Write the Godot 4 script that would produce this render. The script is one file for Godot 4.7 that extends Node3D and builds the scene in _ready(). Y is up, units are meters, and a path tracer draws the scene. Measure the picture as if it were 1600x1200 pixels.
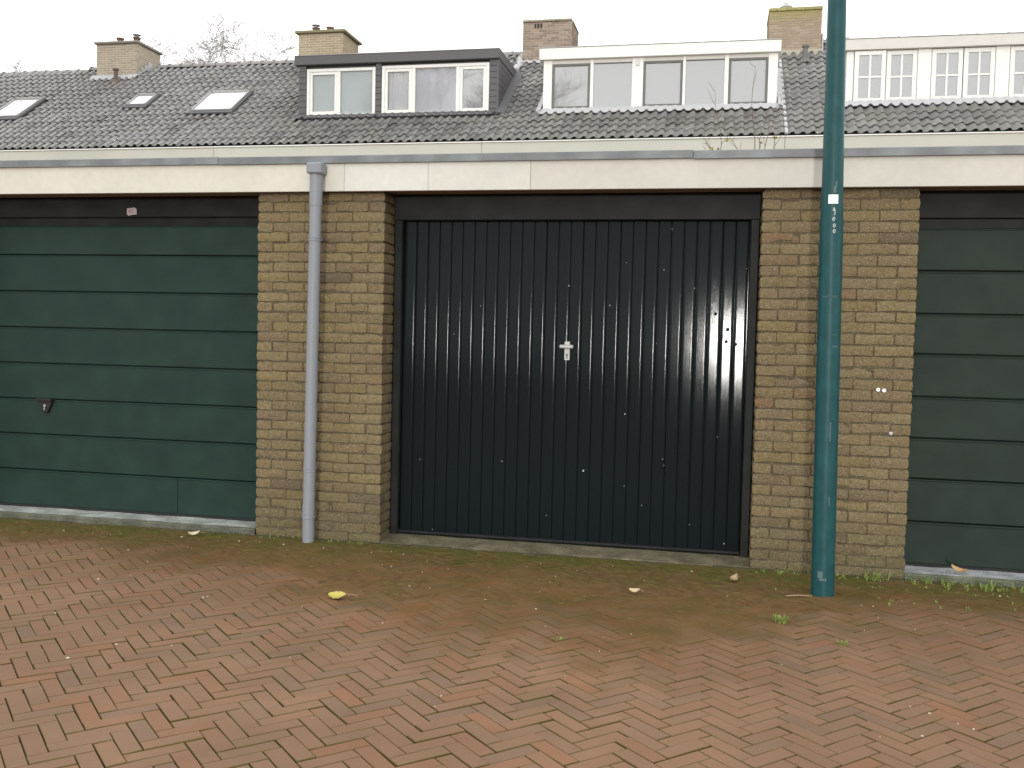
extends Node3D

# ------------------------------------------------------------------ mesh builder
class MB:
	var v := PackedVector3Array()
	var n := PackedVector3Array()
	var c := PackedColorArray()
	var u := PackedVector2Array()
	var col := Color(1, 1, 1)
	var xf := Transform3D.IDENTITY

	func trin(a: Vector3, b: Vector3, d: Vector3, na: Vector3, nb: Vector3, nd: Vector3) -> void:
		# a, b, d counter-clockwise seen from outside; stored clockwise
		v.append(xf * a); v.append(xf * d); v.append(xf * b)
		n.append((xf.basis * na).normalized()); n.append((xf.basis * nd).normalized()); n.append((xf.basis * nb).normalized())
		c.append(col); c.append(col); c.append(col)

	func tri(a: Vector3, b: Vector3, d: Vector3) -> void:
		var nn := (b - a).cross(d - a).normalized()
		trin(a, b, d, nn, nn, nn)

	func quad(a: Vector3, b: Vector3, d: Vector3, e: Vector3) -> void:
		var nn := (d - a).cross(e - b).normalized()
		trin(a, b, d, nn, nn, nn)
		trin(a, d, e, nn, nn, nn)

	func quadn(a: Vector3, b: Vector3, d: Vector3, e: Vector3, na: Vector3, nb: Vector3, nd: Vector3, ne: Vector3) -> void:
		trin(a, b, d, na, nb, nd)
		trin(a, d, e, na, nd, ne)

	func face(p: Array, out: Vector3) -> void:
		var a: Vector3 = p[0]; var b: Vector3 = p[1]; var d: Vector3 = p[2]
		var q := p.duplicate()
		if (b - a).cross(d - a).dot(out) < 0.0:
			q.reverse()
		for i in range(1, q.size() - 1):
			tri(q[0], q[i], q[i + 1])

	func corner(ce: Vector3, h: Vector3, s: Vector3, k: int, r: float) -> Vector3:
		var p := h - Vector3(r, r, r)
		p[k] = h[k]
		return ce + p * s

	func box(lo: Vector3, hi: Vector3, r := 0.0) -> void:
		var ce := (lo + hi) / 2.0
		var h := (hi - lo) / 2.0
		for k in 3:
			var l := (k + 1) % 3
			var m := (k + 2) % 3
			for sg in [-1.0, 1.0]:
				var p := []
				for q in [[-1.0, -1.0], [1.0, -1.0], [1.0, 1.0], [-1.0, 1.0]]:
					var s := Vector3.ZERO
					s[k] = sg; s[l] = q[0]; s[m] = q[1]
					p.append(corner(ce, h, s, k, r))
				var o := Vector3.ZERO
				o[k] = sg
				face(p, o)
			if r > 0.0:
				for sk in [-1.0, 1.0]:
					for sl in [-1.0, 1.0]:
						var s0 := Vector3.ZERO
						s0[k] = sk; s0[l] = sl; s0[m] = -1.0
						var s1 := s0
						s1[m] = 1.0
						var o := Vector3.ZERO
						o[k] = sk; o[l] = sl
						face([corner(ce, h, s0, k, r), corner(ce, h, s1, k, r), corner(ce, h, s1, l, r), corner(ce, h, s0, l, r)], o)
		if r > 0.0:
			for sx in [-1.0, 1.0]:
				for sy in [-1.0, 1.0]:
					for sz in [-1.0, 1.0]:
						var s := Vector3(sx, sy, sz)
						face([corner(ce, h, s, 0, r), corner(ce, h, s, 1, r), corner(ce, h, s, 2, r)], s)

	func tube(pts: Array, radii: Array, seg := 8, caps := true) -> void:
		var rings := []
		for i in pts.size():
			var a: Vector3 = pts[max(i - 1, 0)]
			var b: Vector3 = pts[min(i + 1, pts.size() - 1)]
			var t := (b - a).normalized()
			var x := t.cross(Vector3(0.13, 0.2, 0.97)).normalized()
			if absf(t.dot(Vector3(0.13, 0.2, 0.97).normalized())) > 0.98:
				x = t.cross(Vector3.RIGHT).normalized()
			var y := t.cross(x)
			var ring := []
			for k in seg:
				var an := TAU * k / seg
				ring.append(x * cos(an) + y * sin(an))
			rings.append(ring)
		for i in pts.size() - 1:
			for k in seg:
				var k2 := (k + 1) % seg
				var a0: Vector3 = rings[i][k]; var a1: Vector3 = rings[i][k2]
				var b0: Vector3 = rings[i + 1][k]; var b1: Vector3 = rings[i + 1][k2]
				var p: Vector3 = pts[i]; var q: Vector3 = pts[i + 1]
				quadn(p + a0 * radii[i], p + a1 * radii[i], q + b1 * radii[i + 1], q + b0 * radii[i + 1], a0, a1, b1, b0)
		if caps:
			for e in [0, pts.size() - 1]:
				var out: Vector3 = pts[0] - pts[1] if e == 0 else pts[e] - pts[e - 1]
				var poly := []
				for k in seg:
					poly.append(pts[e] + rings[e][k] * radii[e])
				face(poly, out)

	func lathe(prof: Array, at: Vector3, seg := 16) -> void:
		# prof: Vector2(radius, height) from the bottom to the top; creases stay sharp
		for i in prof.size() - 1:
			var p: Vector2 = prof[i]; var q: Vector2 = prof[i + 1]
			var d := (q - p).normalized()
			var nr := Vector2(d.y, -d.x)
			for k in seg:
				var a := TAU * k / seg
				var b := TAU * (k + 1) / seg
				var ea := Vector3(cos(a), 0, -sin(a)); var eb := Vector3(cos(b), 0, -sin(b))
				var na := ea * nr.x + Vector3.UP * nr.y; var nb := eb * nr.x + Vector3.UP * nr.y
				quadn(at + ea * p.x + Vector3.UP * p.y, at + eb * p.x + Vector3.UP * p.y, at + eb * q.x + Vector3.UP * q.y, at + ea * q.x + Vector3.UP * q.y, na, nb, nb, na)

	func extrude(prof: PackedVector2Array, o: Vector3, ax: Vector3, ay: Vector3, along: Vector3, smooth := false) -> void:
		# open strip of a cross-section, swept along a line; ax x ay must point along -along for outward faces
		var nn := []
		for i in prof.size() - 1:
			var d := (prof[i + 1] - prof[i]).normalized()
			nn.append((ax * -d.y + ay * d.x).normalized())
		for i in prof.size() - 1:
			var n0: Vector3 = nn[i]; var n1: Vector3 = nn[i]
			if smooth and i > 0 and nn[i].dot(nn[i - 1]) > 0.6: n0 = (nn[i] + nn[i - 1]).normalized()
			if smooth and i < nn.size() - 1 and nn[i].dot(nn[i + 1]) > 0.6: n1 = (nn[i] + nn[i + 1]).normalized()
			var p := o + ax * prof[i].x + ay * prof[i].y
			var q := o + ax * prof[i + 1].x + ay * prof[i + 1].y
			var g := (q - p).cross(along)
			if g.dot(nn[i]) > 0.0:
				quadn(p, q, q + along, p + along, n0, n1, n1, n0)
			else:
				quadn(p, p + along, q + along, q, n0, n0, n1, n1)

	func append(o: MB, t: Transform3D, tint := Color(1, 1, 1)) -> void:
		for i in o.v.size():
			v.append(t * o.v[i])
			n.append((t.basis * o.n[i]).normalized())
			c.append(o.c[i] * tint)

	func mesh() -> ArrayMesh:
		var a := []
		a.resize(Mesh.ARRAY_MAX)
		a[Mesh.ARRAY_VERTEX] = v
		a[Mesh.ARRAY_NORMAL] = n
		a[Mesh.ARRAY_COLOR] = c
		if u.size() == v.size():
			a[Mesh.ARRAY_TEX_UV] = u
		var m := ArrayMesh.new()
		m.add_surface_from_arrays(Mesh.PRIMITIVE_TRIANGLES, a)
		return m

# ------------------------------------------------------------------ helpers
var names := {}
var rng := RandomNumberGenerator.new()
var T := {}
var M := {}

func numbered(called: String) -> String:
	var k: int = names.get(called, 0)
	names[called] = k + 1
	return called if k == 0 else "%s_%03d" % [called, k]

func thing(called: String, label: String, category: String, at := Vector3.ZERO, group := "") -> Node3D:
	var o := Node3D.new()
	o.name = numbered(called)
	add_child(o, true)
	o.position = at
	o.set_meta("label", label)
	o.set_meta("category", category)
	if group: o.set_meta("group", group)
	return o

func part(called: String, what, m: Material, parent: Node, label := "") -> MeshInstance3D:
	var o := MeshInstance3D.new()
	o.name = called
	o.mesh = what.mesh() if what is MB else what
	o.material_override = m
	parent.add_child(o, true)
	if label: o.set_meta("label", label)
	return o

func tag(o: Node, label: String, category: String, group := "") -> Node:
	o.name = numbered(o.name)
	o.set_meta("label", label)
	o.set_meta("category", category)
	if group: o.set_meta("group", group)
	return o

func boxm(lo: Vector3, hi: Vector3, r := 0.0, col := Color(1, 1, 1)) -> MB:
	var b := MB.new()
	b.col = col
	b.box(lo, hi, r)
	return b

func lin(r: float, g: float, b: float) -> Color:
	return Color(r, g, b).linear_to_srgb()

func mat(r: float, g: float, b: float, rough: float, o := {}) -> StandardMaterial3D:
	var m := StandardMaterial3D.new()
	m.albedo_color = lin(r, g, b)
	m.roughness = rough
	m.metallic_specular = o.get("spec", 0.4)
	m.metallic = o.get("metal", 0.0)
	m.vertex_color_use_as_albedo = o.get("vc", false)
	if o.has("tex"):
		m.albedo_texture = T[o.tex]
	if o.has("bump"):
		m.heightmap_enabled = true
		m.heightmap_texture = T[o.bump]
		m.heightmap_scale = o.get("depth", 0.3)
	if o.has("tex") or o.has("bump"):
		m.uv1_triplanar = true
		m.uv1_world_triplanar = true
		var s = o.get("scale", 2.0)
		m.uv1_scale = s if s is Vector3 else Vector3(s, s, s)
	if o.has("over"):
		m.detail_enabled = true
		m.detail_albedo = T[o.over]
		m.detail_blend_mode = o.get("blend", BaseMaterial3D.BLEND_MODE_MUL)
		m.detail_uv_layer = BaseMaterial3D.DETAIL_UV_2
		m.uv2_triplanar = true
		m.uv2_world_triplanar = true
		var s2 = o.get("over_scale", 0.3)
		m.uv2_scale = s2 if s2 is Vector3 else Vector3(s2, s2, s2)
		m.uv2_offset = o.get("over_offset", Vector3.ZERO)
	return m

func noise_image(sd: int, freq: float, oct: int, w: int, h: int) -> Image:
	var f := FastNoiseLite.new()
	f.seed = sd
	f.frequency = freq
	f.fractal_octaves = oct
	f.noise_type = FastNoiseLite.TYPE_SIMPLEX_SMOOTH
	return f.get_seamless_image(w, h)

func grey(sd: int, freq: float, oct: int, lo: float, hi: float, w := 512, h := 512, gamma := 1.0) -> ImageTexture:
	var d := noise_image(sd, freq, oct, w, h).get_data()
	var out := PackedByteArray()
	out.resize(w * h * 3)
	for i in w * h:
		var k := int(255.0 * lerpf(lo, hi, pow(d[i] / 255.0, gamma)))
		out[i * 3] = k; out[i * 3 + 1] = k; out[i * 3 + 2] = k
	return ImageTexture.create_from_image(Image.create_from_data(w, h, false, Image.FORMAT_RGB8, out))

func sm(a: float, b: float, x: float) -> float:
	return smoothstep(a, b, x)

# how far the moss and dirt reach over the paving, 0..1
var bound_x := [-7.0, -4.2, -3.2, -2.2, -1.4, -0.9, -0.25, 0.15, 0.6, 1.05, 1.5, 5.0]
var bound_z := [0.6, 0.65, 0.85, 1.2, 1.6, 1.82, 1.85, 1.55, 1.1, 0.85, 0.9, 0.9]
var dirt_noise := FastNoiseLite.new()
func dirt(x: float, z: float) -> float:
	var b := 0.9
	for i in bound_x.size() - 1:
		if x >= bound_x[i] and x <= bound_x[i + 1]:
			b = lerpf(bound_z[i], bound_z[i + 1], (x - bound_x[i]) / (bound_x[i + 1] - bound_x[i]))
	b += 0.42 * dirt_noise.get_noise_2d(x * 1.2, z * 1.2)
	return clampf(1.0 - sm(b * 0.45, b * 1.25, z) + 0.5 * dirt_noise.get_noise_2d(x * 4.0 + 50.0, z * 4.0) * sm(b * 1.6, b * 0.6, z), 0.0, 1.0)

func make_textures() -> void:
	T.grain = grey(3, 0.09, 4, 0.72, 1.0)
	T.fine = grey(5, 0.25, 3, 0.80, 1.0)
	T.blotch = grey(7, 0.012, 5, 0.70, 1.0)
	T.soft = grey(8, 0.015, 5, 0.965, 1.0)
	T.relief = grey(9, 0.05, 5, 0.0, 1.0)
	T.lump = grey(11, 0.03, 2, 0.0, 1.0)
	T.wood = grey(13, 0.02, 4, 0.82, 1.0)
	# pale lime specks and dark dirt for the pier bricks, mixed in by their alpha
	var w := 1024
	var a := noise_image(21, 0.035, 4, w, w).get_data()
	var b := noise_image(23, 0.16, 2, w, w).get_data()
	var d := noise_image(25, 0.02, 4, w, w).get_data()
	var e := noise_image(27, 0.06, 3, w, w).get_data()
	var out := PackedByteArray()
	out.resize(w * w * 4)
	for i in w * w:
		var lime := sm(0.56, 0.72, a[i] / 255.0) * sm(0.62, 0.76, b[i] / 255.0)
		var soot := 0.55 * sm(0.5, 0.85, d[i] / 255.0) * sm(0.3, 0.7, e[i] / 255.0)
		var al := maxf(lime, soot)
		var pale := lime > soot
		out[i * 4] = 205 if pale else 74
		out[i * 4 + 1] = 196 if pale else 66
		out[i * 4 + 2] = 176 if pale else 48
		out[i * 4 + 3] = int(255.0 * al)
	T.soft2 = grey(15, 0.02, 5, 0.86, 1.0)
	T.lime = ImageTexture.create_from_image(Image.create_from_data(w, w, false, Image.FORMAT_RGBA8, out))
	# paving stain: 10 x 10 m, x and z in -5..5
	var st := PackedByteArray()
	st.resize(w * w * 3)
	var f := FastNoiseLite.new()
	f.seed = 31; f.frequency = 0.9; f.fractal_octaves = 4
	var g := FastNoiseLite.new()
	g.seed = 33; g.frequency = 2.6; g.fractal_octaves = 4
	for j in w:
		var z := (j + 0.5) / w * 10.0 - 5.0
		for i in w:
			var x := (i + 0.5) / w * 10.0 - 5.0
			var k := (j * w + i) * 3
			if z < -0.7 or z > 4.6:
				st[k] = 240; st[k + 1] = 240; st[k + 2] = 240
				continue
			var m := dirt(x, z)
			var q := 0.5 + 0.5 * f.get_noise_2d(x, z)
			var r := 0.5 + 0.5 * g.get_noise_2d(x, z)
			var tone := lerpf(1.02, 0.88, q) * lerpf(1.03, 0.93, r)
			var green := clampf(sm(0.7, 0.0, z) * 0.9 + (r - 0.5) * 1.4, 0.0, 1.0)
			var dr := lerpf(0.80, 0.64, green); var dg := lerpf(0.78, 0.79, green); var db := lerpf(0.60, 0.43, green)
			var am := m * lerpf(0.75, 1.0, r)
			st[k] = int(clampf(lerpf(1.0, dr, am) * tone * 247.0, 0, 255))
			st[k + 1] = int(clampf(lerpf(1.0, dg, am) * tone * 247.0, 0, 255))
			st[k + 2] = int(clampf(lerpf(1.0, db, am) * tone * 247.0, 0, 255))
	T.stain = ImageTexture.create_from_image(Image.create_from_data(w, w, false, Image.FORMAT_RGB8, st))

func make_materials() -> void:
	M.paver = mat(1, 1, 1, 0.75, {"vc": true, "tex": "fine", "bump": "fine", "depth": 0.25, "scale": 3.0, "over": "stain", "over_scale": 0.1, "over_offset": Vector3(0.5, 0.5, 0.5), "spec": 0.35})
	M.sand = mat(0.085, 0.068, 0.045, 0.95, {"tex": "grain", "scale": 2.0, "spec": 0.2})
	M.ground = mat(0.30, 0.185, 0.13, 0.9, {"tex": "blotch", "scale": 0.3, "spec": 0.3})
	M.moss = mat(1, 1, 1, 0.95, {"vc": true, "tex": "grain", "bump": "relief", "depth": 0.7, "scale": 4.0, "spec": 0.2})
	M.brick = mat(1, 1, 1, 0.9, {"vc": true, "tex": "soft2", "bump": "relief", "depth": 0.4, "scale": 3.0, "over": "lime", "blend": BaseMaterial3D.BLEND_MODE_MIX, "over_scale": 1.5, "spec": 0.25})
	M.mortar = mat(0.19, 0.152, 0.094, 0.95, {"tex": "grain", "bump": "relief", "depth": 1.0, "scale": 4.0, "over": "lime", "blend": BaseMaterial3D.BLEND_MODE_MIX, "over_scale": 1.4, "spec": 0.2})
	M.chimney_brick = mat(1, 1, 1, 0.9, {"vc": true, "tex": "fine", "bump": "relief", "depth": 0.5, "scale": 1.5, "spec": 0.25})
	M.fascia = mat(1, 1, 1, 0.55, {"vc": true, "tex": "soft", "scale": 0.25, "over": "soft", "over_scale": 1.7, "spec": 0.35})
	M.trim = mat(0.235, 0.255, 0.265, 0.5, {"tex": "blotch", "scale": 0.6, "spec": 0.5, "vc": true})
	M.soffit = mat(0.34, 0.26, 0.19, 0.9, {"tex": "grain", "scale": 1.0})
	M.green = mat(0.026, 0.056, 0.045, 0.5, {"tex": "fine", "bump": "wood", "depth": 0.012, "scale": Vector3(0.8, 9.0, 2.0), "over": "soft2", "over_scale": 0.35, "spec": 0.24})
	M.olive = mat(0.030, 0.048, 0.035, 0.5, {"tex": "fine", "bump": "wood", "depth": 0.012, "scale": Vector3(0.8, 9.0, 2.0), "over": "soft2", "over_scale": 0.35, "spec": 0.24})
	M.dark_frame = mat(0.020, 0.022, 0.021, 0.5, {"tex": "blotch", "scale": 0.7, "spec": 0.25})
	M.gloss = mat(0.010, 0.0145, 0.0155, 0.072, {"tex": "soft2", "bump": "lump", "depth": 0.006, "scale": 8.0, "spec": 0.2})
	M.rubber = mat(0.02, 0.02, 0.02, 0.8)
	M.concrete = mat(1, 1, 1, 0.9, {"vc": true, "tex": "grain", "bump": "relief", "depth": 0.6, "scale": 2.0, "over": "blotch", "over_scale": 1.1, "spec": 0.25})
	M.pvc = mat(0.23, 0.245, 0.265, 0.45, {"tex": "soft", "scale": 1.0, "spec": 0.4})
	M.post = mat(0.018, 0.092, 0.098, 0.42, {"tex": "soft2", "scale": Vector3(2.0, 0.7, 2.0), "bump": "fine", "depth": 0.006, "over": "soft2", "over_scale": 0.9, "spec": 0.32})
	M.scuff = mat(0.13, 0.20, 0.20, 0.7, {"tex": "grain", "scale": 6.0})
	M.dull = mat(0.05, 0.125, 0.128, 0.7, {"tex": "grain", "scale": 6.0})
	M.sticker = mat(0.92, 0.92, 0.90, 0.4)
	M.chalk = mat(0.75, 0.78, 0.78, 0.8)
	M.silver = mat(0.45, 0.45, 0.44, 0.42, {"metal": 0.25, "tex": "fine", "scale": 8.0})
	M.black = mat(0.015, 0.015, 0.015, 0.4)
	M.plate = mat(0.52, 0.47, 0.45, 0.6, {"tex": "grain", "scale": 8.0})
	M.red = mat(0.28, 0.05, 0.06, 0.6)
	M.tile = mat(1, 1, 1, 0.58, {"vc": true, "tex": "fine", "bump": "grain", "depth": 0.2, "scale": 1.6, "over": "soft2", "over_scale": 0.5, "spec": 0.5})
	M.underlay = mat(0.03, 0.03, 0.03, 0.95)
	M.lead = mat(0.62, 0.62, 0.63, 0.7, {"tex": "grain", "bump": "relief", "depth": 0.8, "scale": 1.2})
	M.dark_lead = mat(0.13, 0.13, 0.135, 0.6, {"tex": "grain", "scale": 1.2})
	M.cream = mat(0.47, 0.475, 0.415, 0.6, {"tex": "soft", "scale": 0.2})
	M.white = mat(0.76, 0.765, 0.725, 0.45, {"tex": "soft", "scale": 0.7})
	M.offwhite = mat(0.60, 0.585, 0.54, 0.5, {"tex": "soft", "scale": 0.3})
	M.anthracite = mat(0.125, 0.12, 0.125, 0.55, {"tex": "fine", "scale": 0.8, "spec": 0.4})
	M.grey_frame = mat(0.13, 0.13, 0.12, 0.5)
	M.steel = mat(0.42, 0.42, 0.41, 0.5, {"tex": "fine", "scale": 1.0})
	M.clay = mat(0.20, 0.145, 0.115, 0.8, {"tex": "grain", "scale": 1.0})
	M.house_wall = mat(0.25, 0.18, 0.12, 0.9, {"tex": "grain", "scale": 1.0})
	M.blind = mat(1, 1, 1, 0.9, {"vc": true})
	M.bark = mat(0.17, 0.145, 0.125, 0.9)
	M.birch = mat(0.22, 0.19, 0.17, 0.9)
	M.twig = mat(0.15, 0.115, 0.09, 0.85)
	M.leaf = mat(1, 1, 1, 0.6, {"vc": true})
	M.grass = mat(1, 1, 1, 0.7, {"vc": true})
	var gl := StandardMaterial3D.new()
	gl.transparency = BaseMaterial3D.TRANSPARENCY_ALPHA
	gl.albedo_color = Color(0.69, 0.695, 0.69, 0.35)
	gl.metallic = 0.55
	gl.roughness = 0.02
	gl.metallic_specular = 0.9
	M.glass = gl
	var gf := gl.duplicate()
	gf.albedo_color = Color(0.62, 0.64, 0.64, 0.2)
	gf.metallic = 0.15
	M.dull_glass = gf
	var gc := gl.duplicate()
	gc.albedo_color = Color(0.7, 0.7, 0.7, 0.04)
	gc.metallic = 0.0
	M.clear_glass = gc

# ------------------------------------------------------------------ build
func _ready() -> void:
	rng.seed = 12
	dirt_noise.seed = 4
	dirt_noise.frequency = 1.0
	dirt_noise.fractal_octaves = 3
	# camera
	var cam := Camera3D.new()
	cam.name = "camera"
	cam.fov = 43.0
	cam.near = 0.05
	cam.far = 600.0
	cam.basis = Basis(Vector3.UP, 0.20465813) * Basis(Vector3.RIGHT, -0.05072978) * Basis(Vector3.BACK, 0.02245317)
	cam.position = Vector3(0, 1.325, 5.74)
	add_child(cam)
	# overcast sky
	var env := Environment.new()
	env.background_mode = Environment.BG_SKY
	var sky := Sky.new()
	var sk := ProceduralSkyMaterial.new()
	sk.sky_top_color = Color(0.975, 0.98, 0.985)
	sk.sky_horizon_color = Color(0.985, 0.985, 0.985)
	sk.ground_horizon_color = Color(0.6, 0.58, 0.55)
	sk.ground_bottom_color = Color(0.45, 0.42, 0.4)
	sky.sky_material = sk
	env.sky = sky
	env.tonemap_mode = Environment.TONE_MAPPER_LINEAR
	env.tonemap_exposure = 1.93
	env.sdfgi_enabled = true
	env.ssao_enabled = true
	env.ssil_enabled = true
	var we := WorldEnvironment.new()
	we.name = "world"
	we.environment = env
	add_child(we)
	# weak, low, veiled sun behind the camera
	var sun := DirectionalLight3D.new()
	sun.name = "sun"
	sun.light_energy = 0.2
	sun.light_angular_distance = 2.5
	sun.light_color = Color(1.0, 0.985, 0.96)
	sun.shadow_enabled = true
	sun.sky_mode = DirectionalLight3D.SKY_MODE_LIGHT_ONLY
	add_child(sun)
	sun.basis = Basis.looking_at(-Vector3(0.020, 0.019, 1.0).normalized(), Vector3.UP)

	make_textures()
	make_materials()
	build_ground()
	build_garage()
	build_houses()
	build_trees()
	build_post()
	build_downpipe()
	build_small()

# ------------------------------------------------------------------ ground
func paver(L: float, W: float, sd: int) -> MB:
	# origin in the middle of the top, length along x
	var r := RandomNumberGenerator.new()
	r.seed = sd
	var b := MB.new()
	var h := 0.0025
	var lo := []; var hi := []
	for s in [[-1, -1], [1, -1], [1, 1], [-1, 1]]:
		var x: float = s[0] * L / 2 + r.randf_range(-0.0015, 0.0012)
		var z: float = s[1] * W / 2 + r.randf_range(-0.0012, 0.0008)
		var y := r.randf_range(-0.0012, 0.0008)
		lo.append(Vector3(x, -h + y, z))
		hi.append(Vector3(x - s[0] * 0.0022, y, z - s[1] * 0.0020))
	b.quad(hi[3], hi[2], hi[1], hi[0])
	for i in 4:
		var j := (i + 1) % 4
		var out: Vector3 = (lo[i] + lo[j]) / 2.0
		out.y = 0.0
		b.face([hi[i], hi[j], lo[j], lo[i]], out + Vector3.UP * 0.05)
		b.face([lo[i], lo[j], lo[j] + Vector3.DOWN * 0.04, lo[i] + Vector3.DOWN * 0.04], out)
	return b

func build_ground() -> void:
	var g := MB.new()
	g.quad(Vector3(-250, -0.035, 250), Vector3(250, -0.035, 250), Vector3(250, -0.035, -250), Vector3(-250, -0.035, -250))
	var go := part("ground", g, M.ground, self)
	go.set_meta("kind", "structure")
	# paved forecourt: sand bed, then the clay pavers in herringbone
	var sand := MB.new()
	sand.quad(Vector3(-8, -0.011, 6.2), Vector3(7, -0.011, 6.2), Vector3(7, -0.011, -0.3), Vector3(-8, -0.011, -0.3))
	var pave := part("pavement", sand, M.sand, self)
	pave.set_meta("kind", "structure")
	var W := 0.0632
	var L := 3.0 * W
	var variants := []
	for i in 8:
		variants.append(paver(L - 0.0032, W - 0.0032, 100 + i))
	var tones := [Color(0.345, 0.198, 0.116), Color(0.339, 0.191, 0.110), Color(0.332, 0.195, 0.116), Color(0.351, 0.188, 0.106), Color(0.323, 0.194, 0.117), Color(0.351, 0.201, 0.119), Color(0.315, 0.193, 0.120), Color(0.361, 0.188, 0.104), Color(0.336, 0.198, 0.116), Color(0.296, 0.188, 0.120)]
	var cam_at := Vector3(0, 1.325, 5.74)
	var fwd := Basis(Vector3.UP, 0.2047) * Basis(Vector3.RIGHT, -0.0507)
	var ud := Vector3(1, 0, 1) / sqrt(2.0)
	var vd := Vector3(-1, 0, 1) / sqrt(2.0)
	var list := []
	for k in range(-20, 125):
		for j in range(-30, 30):
			for o in 2:
				var cu: float; var cv: float
				if o == 0:
					cu = (k + 6 * j + 1.5) * W; cv = (k + 0.5) * W
				else:
					cu = (k + 6 * j + 0.5) * W; cv = (k + 1 + 1.5) * W
				var p := ud * cu + vd * cv + Vector3(0.03, 0, -0.4)
				if p.x < -7.6 or p.x > 6.6 or p.z < 0.17 or p.z > 6.0:
					continue
				var q := (p - cam_at) * fwd
				var seen: bool = q.z < -0.5 and absf(q.x / -q.z) < 0.56 and q.y / -q.z > -0.43
				list.append([p, o, p.distance_to(cam_at) + (0.0 if seen else 100.0)])
	list.sort_custom(func(a, b): return a[2] < b[2])
	var rest := MB.new()
	var shared := {}
	for i in list.size():
		var p: Vector3 = list[i][0]
		var tone: int = [0, 0, 1, 1, 2, 2, 3, 4, 4, 5, 5, 6, 7, 8, 8, 9][rng.randi() % 16]
		var vi := rng.randi() % 8
		var t := Transform3D(Basis(Vector3.UP, (-PI / 4 if list[i][1] == 0 else -3 * PI / 4) + rng.randf_range(-0.012, 0.012)), p + Vector3(rng.randf_range(-.001, .001), rng.randf_range(-0.0030, 0.0016) + 0.004 * dirt_noise.get_noise_2d(p.x * 0.7 + 9, p.z * 0.7), rng.randf_range(-.001, .001)))
		t.basis = t.basis * Basis(Vector3.RIGHT, rng.randf_range(-0.02, 0.02)) * Basis(Vector3.BACK, rng.randf_range(-0.008, 0.008))
		if i < 300:
			var key := vi * 16 + tone
			if not shared.has(key):
				var m := MB.new()
				m.append(variants[vi], Transform3D.IDENTITY, tones[tone])
				shared[key] = m.mesh()
			var o := part("brick", shared[key], M.paver, pave)
			o.transform = t
		else:
			rest.append(variants[vi], t, tones[tone])
	var ro := part("brick_field", rest, M.paver, pave)
	ro.set_meta("kind", "stuff")
	# a plain row along the wall
	# moss and dirt filling the joints, rising over the bricks near the wall
	var moss := MB.new()
	var f := FastNoiseLite.new()
	f.seed = 77; f.frequency = 3.0; f.fractal_octaves = 4
	var e := FastNoiseLite.new()
	e.seed = 78; e.frequency = 14.0; e.fractal_octaves = 2
	var st := 0.022
	var nx := int(11.5 / st); var nz := int(2.55 / st)
	var hs := PackedVector3Array(); var cs := PackedColorArray()
	for j in nz + 1:
		for i in nx + 1:
			var x := -6.6 + i * st
			var z := 0.02 + j * st
			var m := dirt(x, z)
			var r := 0.5 + 0.5 * f.get_noise_2d(x, z)
			var q := 0.5 + 0.5 * e.get_noise_2d(x, z)
			var hgt := -0.0105 + 0.0078 * sm(0.1, 0.8, m) + 0.0062 * sm(0.77, 1.12, m * 0.62 + 0.42 * r + 0.30 * (q - 0.5) + 0.22 * sm(0.55, 0.05, z)) + 0.002 * (q - 0.5)
			hgt += 0.004 * sm(0.16, 0.03, z)
			var green := clampf(sm(0.6, 0.0, z) * 0.95 + (r - 0.5) * 1.9 + (q - 0.5) * 0.9 - 0.1, 0.0, 1.0)
			var dry := Color(.235, .142, .064); var wet := Color(.155, .148, .042)
			var cc := dry.lerp(wet, green).lerp(Color(0.096, 0.068, 0.038), 0.55 * (1.0 - sm(0.2, 0.8, m)))
			cc = cc * lerpf(0.66, 1.28, q)
			cc.a = 1.0
			hs.append(Vector3(x, hgt, z)); cs.append(cc)
	for j in nz:
		for i in nx:
			var a := j * (nx + 1) + i
			var ids := [a, a + nx + 1, a + nx + 2, a, a + nx + 2, a + 1]
			if maxf(maxf(hs[a].y, hs[a + 1].y), maxf(hs[a + nx + 1].y, hs[a + nx + 2].y)) < -0.0098:
				continue
			for tr in 2:
				var p0: Vector3 = hs[ids[tr * 3]]; var p1: Vector3 = hs[ids[tr * 3 + 1]]; var p2: Vector3 = hs[ids[tr * 3 + 2]]
				var nn := (p1 - p0).cross(p2 - p0).normalized()
				for k in [0, 2, 1]:
					moss.v.append(hs[ids[tr * 3 + k]]); moss.n.append(nn); moss.c.append(cs[ids[tr * 3 + k]])
	var mo := part("moss", moss, M.moss, self)
	mo.set_meta("kind", "stuff")
	mo.set_meta("label", "brown and green moss and dirt over the paving along the garages")
	mo.set_meta("category", "moss")

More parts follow.
